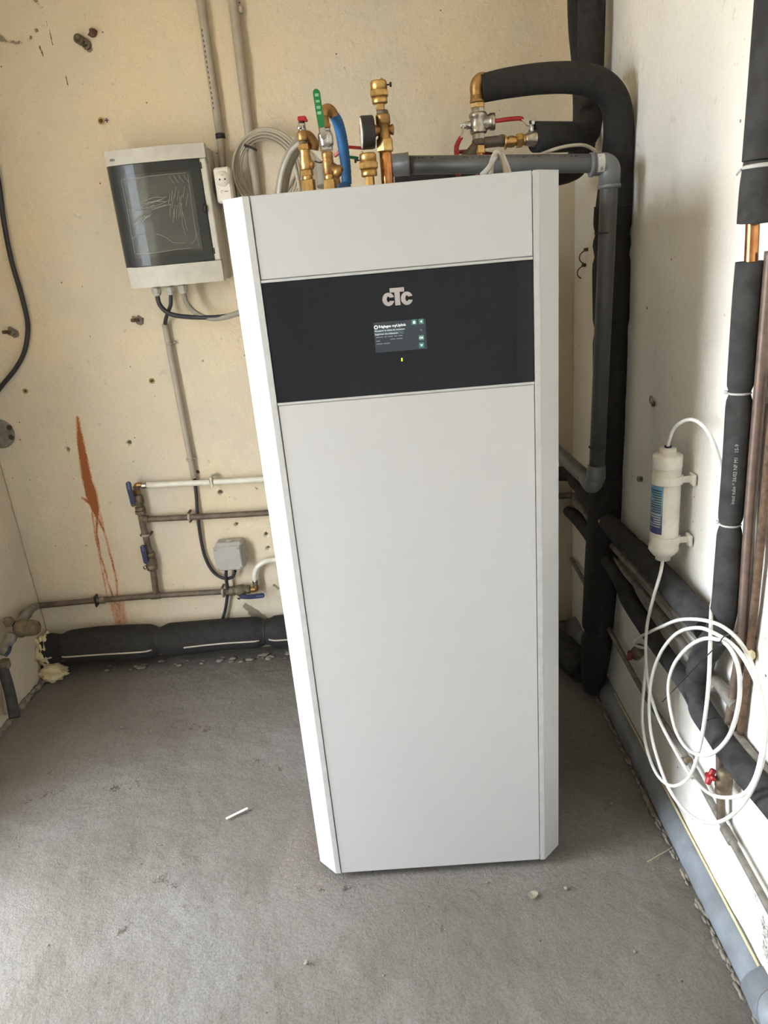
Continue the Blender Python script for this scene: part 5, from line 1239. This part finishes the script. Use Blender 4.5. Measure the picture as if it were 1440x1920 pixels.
# vertical pipes at the right edge
t = thing('right_riser', 'vertical copper pipe at the right edge in black foam sleeves, bare copper gap', 'insulated pipe', (0.5720, -0.1379, 0.7411))
r0 = (0.5720, -0.1151, 1.7334); r1 = (0.5720, -0.1169, 1.5226)
kk = (ZC - r0[2]) / (r0[2] - r1[2]); rt = (r0[0], r0[1] + (r0[1] - r1[1]) * kk, ZC)
xs = (0.5720, -0.1161, 1.4021)
G().tube([rt, r0, (0.5720, -0.1164, 1.6173), (0.5720, -0.1169, 1.5226)], [.025, .025, .025, .025], 18, 8).build('upper_sleeve', M['foam_g'], t)
G().tube([(0.5720, -0.1169, 1.5226), (0.5720, -0.1151, 1.4886), (0.5720, -0.1147, 1.4460), (0.5720, -0.1139, 1.4318)], [.0225, .0245, .0245, .024], 18, 8).build('short_sleeve', M['foam_g'], t)
p = (0.5720, -0.1170, 1.5136); G().lathe(p, (0, .03, 1), [(.0228, -.003), (.0248, 0), (.0228, .003)], 20).tube([(p[0] - .018, p[1] + .018, p[2] - .001), (p[0] - .018, p[1] + .028, p[2] - .004), (p[0] - .016, p[1] + .038, p[2] - .007)], .002, 6).build('cable_tie', M['cable_l'], t)
G().tube([(0.5720, -0.1120, 1.4421), (0.5720, -0.1161, 1.4021), (0.5720, -0.1195, 1.3655)], .0105, 16, 4).build('bare_pipe', M['copper'], t)
dl = [(0.5720, -0.1162, 1.3736), (0.5720, -0.1159, 1.2981), (0.5720, -0.1190, 1.1587), (0.5720, -0.1244, 1.0426), (0.5720, -0.1261, 0.9183), (0.5720, -0.1315, 0.8274), (0.5700, -0.1361, 0.7517), (0.5680, -0.1201, 0.6851), (0.5660, -0.0820, 0.6202), (0.5660, -0.0582, 0.5582), (0.5660, -0.0566, 0.5178), (0.5680, -0.0817, 0.4821), (0.5720, -0.1228, 0.4723)]
arc = [math.dist(dl[i], dl[i + 1]) for i in range(12)]; AL = sum(arc)
G().tube(dl, [.0225, .0225, .0215, .0215, .0215, .0235, .024, .025, .027, .0245, .0235, .0245, .0245], 18, 10, rf=pinch((sum(arc[:2]) / AL, sum(arc[:4]) / AL, sum(arc[:8]) / AL + .01, sum(arc[:9]) / AL + .015, sum(arc[:10]) / AL + .02), .009, .22)).build('lower_sleeve', M['foam_g'], t)
for p in (dl[2], dl[4]):
    ti = G().lathe(p, (0, .06, 1), [(.0175, -.002), (.0195, 0), (.0175, .002)], 20).build('cable_tie', M['cable_l'], t)
    G().cyl((p[0] - .014, p[1] + .012, p[2]), (-.6, .8, 0), .0035, 0, .007, 10).build('tie_head', M['cable_l'], ti)
# printed line on the sleeve
Pd, _r = path(dl, .02, 10); Pd = Pd[np.argsort(Pd[:, 2])]; zs0 = (0.5720, -0.1261, 0.9649)[2]
def sleeve_print(u, v):
    zc = zs0 + u; rr = .0222; an = math.radians(254) + v / rr
    return (np.interp(zc, Pd[:, 2], Pd[:, 0]) + rr * math.cos(an), np.interp(zc, Pd[:, 2], Pd[:, 1]) + rr * math.sin(an), zc)
lettering('sleeve_print', 'insul tube * 36/02 NF M1   15-9', .0085, lambda u, v: sleeve_print(u, -v), M['printp'], t)

t = run('brown_riser', 'brown painted vertical pipe beside the foam sleeve, right edge', [(0.5920, -0.1397, 1.3883), (0.5920, -0.1432, 1.2943), (0.5920, -0.1528, 0.9705), (0.5920, -0.1682, 0.6935), (0.5920, -0.1604, 0.5942), (0.5900, -0.1580, 0.5060)], .0098, M['brown'])
G().lathe((0.5920, -0.1695, 0.6862), (0, .05, 1), [(.0100, -.006), (.0112, -.004), (.0112, .004), (.01, .006)]).build('joint', M['black'], t)
t = run('rusty_riser', 'thin rusty pipe at the far right edge beside the brown one', [(0.6000, -0.1782, 1.1997), (0.6000, -0.1804, 1.0325), (0.6000, -0.1844, 0.8991), (0.6000, -0.1864, 0.6842), (0.6000, -0.1848, 0.6039), (0.6000, -0.1828, 0.4985)], .0070, M['rusty'])
p = (0.5980, -0.1912, 0.6804); g = G(); crumb(g, p, (.010, .014, .012), 61); g.build('putty_joint', M['pu'], t)
t = run('grey_joint_pipe', 'short grey pipe joining brown riser foot to the foam pipe', [(0.5900, -0.0616, 0.5583), (0.5900, -0.1064, 0.5583), (0.5900, -0.1442, 0.5576), (0.5900, -0.1760, 0.5564)], [.010, .012, .0125, .012], M['greypipe'])
t = run('grey_skirting_pipe', 'grey pipe leaving the riser foot towards the right edge', [(0.5980, -0.1624, 0.4869), (0.5980, -0.2146, 0.4897), (0.5980, -0.2935, 0.4960), (0.5980, -0.4551, 0.5179)], .0095, M['greypipe'])
p = (0.5940, -0.1639, 0.5012); g = G(); crumb(g, p, (.010, .012, .016), 77); g.build('solder_lump', M['bronze'], t)

# water filter
t = thing('water_filter', 'white cylindrical water filter with blue label clipped to the right wall', 'water filter', (0.5620, 0.1406, 0.7424))
f0, f1 = Vector((0.5600, 0.1471, 0.7344)), Vector((0.5600, 0.1519, 0.9774)); ax = f1 - f0; LN = ax.length
fr0 = .0305
G().lathe(f0, ax, [(.014, -.006), (.0165, -.005), (.0165, .004), (.022, .006), (.0285, .014), (.0325, .020), (.0325, .030), (.0305, .034), (.0302, LN - .03)], 32).build('housing', M['whitepl'], t)
G().lathe(f0, ax, [(.0302, LN - .031), (.0312, LN - .03), (.0312, LN - .004), (.029, LN - .0015), (.0175, LN), (.0175, LN + .011), (.0155, LN + .013)], 32).build('cap', M['whitepl'], t)
G().lathe(f0, ax, [(.0075, LN + .012), (.0075, LN + .017)], 16).build('collet', M['navy'], t)
axn = ax.normalized()
def on_f(an, h, r=.0306):
    d1 = Vector((math.cos(an), math.sin(an), 0)); d1 = (d1 - axn * d1.dot(axn)).normalized()
    return tuple(f0 + axn * h + d1 * r)
def strip(name, a0, a1, h0, h1, m, parent, r=.0306, n=8):
    vs = [on_f(a0 + (a1 - a0) * k / n, h, r) for h in (h0, h1) for k in range(n + 1)]
    return G().add(vs, [(k, k + 1, n + 2 + k, n + 1 + k) for k in range(n)], True).build(name, m, parent)
ca = math.atan2(cam_o.location.y - f0.y, cam_o.location.x - f0.x) % (2 * PI)
LAB = [lin(60, 72, 118), lin(88, 110, 146), lin(120, 156, 176), lin(138, 178, 192), lin(110, 160, 196)]
hL0, hL1 = LN * .265, LN * .72
a_l0, a_l1 = ca - 1.75, ca - .16
lb = None
for k in range(5):
    m_ = mat('filter_label_%d' % k, LAB[k], .35, c2=LAB[k])
    s_ = strip('label_band', a_l0, a_l1, hL0 + (hL1 - hL0) * k / 5, hL0 + (hL1 - hL0) * (k + 1) / 5, m_, lb or t)
    if lb is None: lb = s_
rg = random.Random(2)
for k in range(16):
    h = hL0 + (hL1 - hL0) * (.15 + .05 * k); w = rg.uniform(.5, 1.2)
    strip('label_print', a_l1 - .12 - w, a_l1 - .12, h, h + .0022, M['label'] if k < 6 else M['print'], lb, .0309, 5)
for py in ((0.5620, 0.1650, 0.9211), (0.5620, 0.1588, 0.7807)):
    h = (Vector(py) - f0).dot(axn)
    br = None; n = 12; vs = []; fs = []
    for k in range(n + 1):
        an = ca - .75 + 2.3 * k / n
        for (r, hh) in ((.0315, h - .009), (.0345, h - .009), (.0345, h + .009), (.0315, h + .009)): vs.append(on_f(an, hh, r))
    for k in range(n):
        for q in range(4): fs.append((4 * k + q, 4 * k + (q + 1) % 4, 4 * k + 4 + (q + 1) % 4, 4 * k + 4 + q))
    fs += [(3, 2, 1, 0), tuple(4 * n + q for q in range(4))]
    br = G().add(vs, fs).build('bracket_ring', M['whitepl'], t)
    e = Vector(on_f(ca + 1.5, h, .034))
    G().box((XR - .004, e.y - .006, e.z), (.008, .026, .026), .002).build('bracket_foot', M['whitepl'], br)
    G().box(((XR + e.x) / 2 - .002, e.y - .004, e.z), (XR - e.x + .006, .006, .014), .001).build('bracket_arm', M['whitepl'], br)
tb = f1 + axn * .012
t = thing('filter_tube', 'white plastic tube arching out of the top of the water filter', 'tube', tuple(tb))
G().tube([tuple(tb), (0.5570, 0.1419, 1.0065), (0.5570, 0.1175, 1.0415), (0.5570, 0.0686, 1.0686), (0.5600, 0.0257, 1.0791), (0.5660, -0.0152, 1.0692), (0.5760, -0.0393, 1.0370), (0.5960, -0.0331, 0.9828), (0.6020, -0.0503, 0.9120), (0.6020, -0.0566, 0.8248), (0.6000, -0.0449, 0.7554), (0.5820, -0.0658, 0.7316)], .0037, 10, 8).build('tube', M['tubew'], t)
t = thing('tube_coil', 'loose coil of white plastic tube hanging from the filter against the right wall pipes', 'tube', (0.5520, -0.1594, 0.3184))
fb = f0 - axn * .004
coil = [tuple(fb), (0.5370, 0.0984, 0.7163), (0.5240, 0.1001, 0.6516), (0.5270, 0.1357, 0.5631), (0.5320, 0.1468, 0.4766), (0.5320, 0.1207, 0.4115), (0.5340, 0.0644, 0.3683), (0.5360, -0.0300, 0.3517), (0.5360, -0.1283, 0.3547), (0.5360, -0.2223, 0.3897), (0.5360, -0.3179, 0.4715), (0.5380, -0.3558, 0.5371), (0.5420, -0.3629, 0.6089), (0.5420, -0.3548, 0.6772), (0.5420, -0.3255, 0.7194), (0.5400, -0.2774, 0.7518), (0.5360, -0.2153, 0.7556), (0.5320, -0.1392, 0.7304), (0.5320, -0.0319, 0.6728), (0.5340, 0.0684, 0.6002), (0.5420, 0.1770, 0.5196), (0.5570, 0.2896, 0.4381), (0.5620, 0.3098, 0.4098), (0.5670, 0.2725, 0.4219), (0.5770, 0.2299, 0.4434)]
G().tube(coil, .0037, 10, 8).build('tube', M['tubew'], t)
big = [(0.5270, 0.0980, 0.3719), (0.5270, 0.0905, 0.4540), (0.5260, 0.0404, 0.5533), (0.5240, -0.0420, 0.6478), (0.5220, -0.1390, 0.7150), (0.5200, -0.2208, 0.7471), (0.5220, -0.2857, 0.7584), (0.5240, -0.3360, 0.7452), (0.5260, -0.3724, 0.7166), (0.5280, -0.3894, 0.6780), (0.5300, -0.3886, 0.6093), (0.5300, -0.3616, 0.5145), (0.5280, -0.3131, 0.4229), (0.5260, -0.2461, 0.3431), (0.5240, -0.1582, 0.2820), (0.5240, -0.0534, 0.2551), (0.5260, 0.0302, 0.2747), (0.5270, 0.0798, 0.3121)]
G().tube(big, .0037, 10, 6, True).build('tube_loop', M['tubew'], t)
sm = [(0.5160, -0.0337, 0.5040), (0.5160, -0.0506, 0.5733), (0.5140, -0.1082, 0.6491), (0.5120, -0.1672, 0.7044), (0.5120, -0.2188, 0.7390), (0.5140, -0.2681, 0.7559), (0.5160, -0.3012, 0.7444), (0.5180, -0.3156, 0.7150), (0.5180, -0.3192, 0.6644), (0.5170, -0.3024, 0.5937), (0.5150, -0.2595, 0.5231), (0.5140, -0.2069, 0.4734), (0.5140, -0.1398, 0.4404), (0.5150, -0.0773, 0.4459)]
G().tube(sm, .0037, 10, 6, True).build('tube_loop', M['tubew'], t)
inn = [(0.5820, -0.0649, 0.7371), (0.5520, -0.1229, 0.7463), (0.5270, -0.1818, 0.7128), (0.5240, -0.1954, 0.6177), (0.5240, -0.1884, 0.5157), (0.5240, -0.1682, 0.4229), (0.5240, -0.1316, 0.3476), (0.5240, -0.0605, 0.2716), (0.5240, 0.0195, 0.2346), (0.5240, 0.0892, 0.2506), (0.5270, 0.1376, 0.3001), (0.5320, 0.1506, 0.3838), (0.5340, 0.1488, 0.4454)]
G().tube(inn, .0037, 10, 8).build('tube', M['tubew'], t)
tie = G().tube([(0.5220, 0.0085, 0.4441), (0.5120, -0.1328, 0.6061), (0.5040, -0.2302, 0.7157), (0.5060, -0.2563, 0.7496), (0.5120, -0.2589, 0.7644), (0.5320, -0.2367, 0.7551), (0.5820, -0.1686, 0.7152)], .0011, 6); tie.build('long_cable_tie', M['black'], t)
p = (0.5050, -0.2601, 0.7530); G().box(p, (.007, .008, .006), .001).build('tie_head', M['black'], t)

# big drain pipe at the foot of the right wall
t = thing('floor_drain_pipe', 'bluish grey plastic drain pipe along the foot of the right wall', 'pipe', (.62, 0, 0))
G().tube([(.622, YB - .05, .012), (.622, .3, .012), (.622, -.45, .012)], .045, 24, 6).build('pipe', M['pvc_floor'], t)
G().cyl((.622, .235, .012), (0, 1, 0), .0462, -.003, .003, 24).build('joint', M['pvc_l'], t)
G().lathe((.622, -.33, .012), (0, -1, 0), [(.045, 0), (.0495, .002), (.0495, .05), (.0515, .052), (.0515, .062), (.0495, .064), (.0495, .20), (.045, .202)], 28).build('coupling', M['pvc_floor'], t)
e_ = G().lathe((.618, -.405, .03), (-.35, -.55, .7), [(.040, 0), (.040, .05), (.044, .052), (.044, .075), (.041, .077), (.041, .10)], 24); eb_ = e_.build('branch_socket', M['pvc_floor'], t)
G().lathe((.618, -.405, .03), (-.35, -.55, .7), [(.0435, .060), (.0448, .062), (.0448, .066), (.0435, .068)], 24).build('seal_ring', M['rusty'], eb_)
# thin bead of sealant where the pipe meets the wall
G().tube([(.607, .6, .056), (.607, .1, .057), (.606, -.33, .056)], .003, 6).build('sealant_bead', M['pu'], t)

# hooks and eyelets
for p, lab in (((0.6080, 1.0026, 1.3914), 'small rusty pipe hook left of the black foam pipe, the upper one'), ((0.6080, 1.0250, 1.3458), 'small rusty pipe hook left of the black foam pipe, the lower one')):
    t = thing('pipe_hook', lab, 'hook', p, 'rusty pipe hooks')
    G().box((p[0], p[1], p[2]), (.012, .02, .010), .002).build('hook_foot', M['rusty'], t)
    G().tube([(p[0] - .004, p[1], p[2] - .002), (p[0] - .016, p[1] + .01, p[2] - .014), (p[0] - .016, p[1] + .012, p[2] - .03), (p[0] - .006, p[1] + .01, p[2] - .04)], .0018, 6).build('hook', M['rusty'], t)
t = thing('wall_eyelet', 'small iron eyelet on the right wall above the water filter', 'hook', (0.6120, 0.4028, 1.0377))
p = (0.6060, 0.3903, 1.0433); G().tube([(p[0], p[1] + .009 * math.cos(a), p[2] + .009 * math.sin(a)) for a in [2 * PI * k / 10 for k in range(10)]], .0022, 6, 4, True).build('ring', M['cable_g2'], t)
p = (0.6090, 0.3831, 1.0352); G().box(p, (.008, .008, .014), .002).build('staple', M['rusty'], t)
t = thing('wall_stub', 'small plastic stub on the right wall left of the water filter', 'hook', (0.6120, 0.4622, 0.8172))
p = (0.6060, 0.4453, 0.8231); G().box(p, (.014, .012, .014), .002).build('stub', M['cable_g2'], t)
p = (0.6080, 0.4352, 0.8261); G().cyl(p, (-1, 0, 0), .005, 0, .006, 10).build('hole', M['bronze'], t)

# bits on the floor
a, b = (-0.5771, 0.2272, 0.0020), (-0.5222, 0.2623, 0.0020)
Mx = Matrix.Rotation(math.atan2(b[1] - a[1], b[0] - a[0]), 3, 'Z')
o = G().box(((a[0] + b[0]) / 2, (a[1] + b[1]) / 2, .004), (math.dist(a, b), .0075, .003), .001, Mx).build('paper_strip', M['paper']); tag(o, 'short white plastic strip lying on the floor left of the cabinet', 'scrap')
p = (0.2101, -0.0842, 0.0030); g = G(); rg = random.Random(9); n = 9
vs = [(p[0] + .014 * math.cos(2 * PI * k / n) * rg.uniform(.6, 1.1), p[1] + .014 * math.sin(2 * PI * k / n) * rg.uniform(.6, 1.1), .004 + rg.uniform(0, .004)) for k in range(n)]
vs2 = [(a_, b_2, c_ - .0012) for a_, b_2, c_ in vs]
g.add(vs + vs2 + [(p[0], p[1], .002), (p[0], p[1], .0008)], [(k, (k + 1) % n, 2 * n) for k in range(n)] + [((k + 1) % n + n, k + n, 2 * n + 1) for k in range(n)] + [(k, k + n, (k + 1) % n + n, (k + 1) % n) for k in range(n)])
o = g.build('dry_leaf', M['leaf']); tag(o, 'small dry leaf on the floor in front of the cabinet', 'leaf')
o = G().tube([(0.4998, -0.0137, 0.0040), (0.5342, 0.0035, 0.0050), (0.5757, 0.0241, 0.0040)], .0013, 6).build('straw', M['straw']); tag(o, 'thin straw lying on the floor beside the drain pipe', 'straw')
for k, (px, lab) in enumerate((((0.4718, 0.1867, 0.0020), 'pale pebble on the shaded floor right of the cabinet'), ((-0.3095, -0.2163, 0.0020), 'tiny white chip on the floor at the lower middle'), ((0.2905, -0.0704, 0.0020), 'dark crumb on the floor near the cabinet right corner'))):
    g = G(); crumb(g, px, (.006, .005, .003), 90 + k); o = g.build('floor_chip', M['mortar']); tag(o, lab, 'debris', 'floor chips')
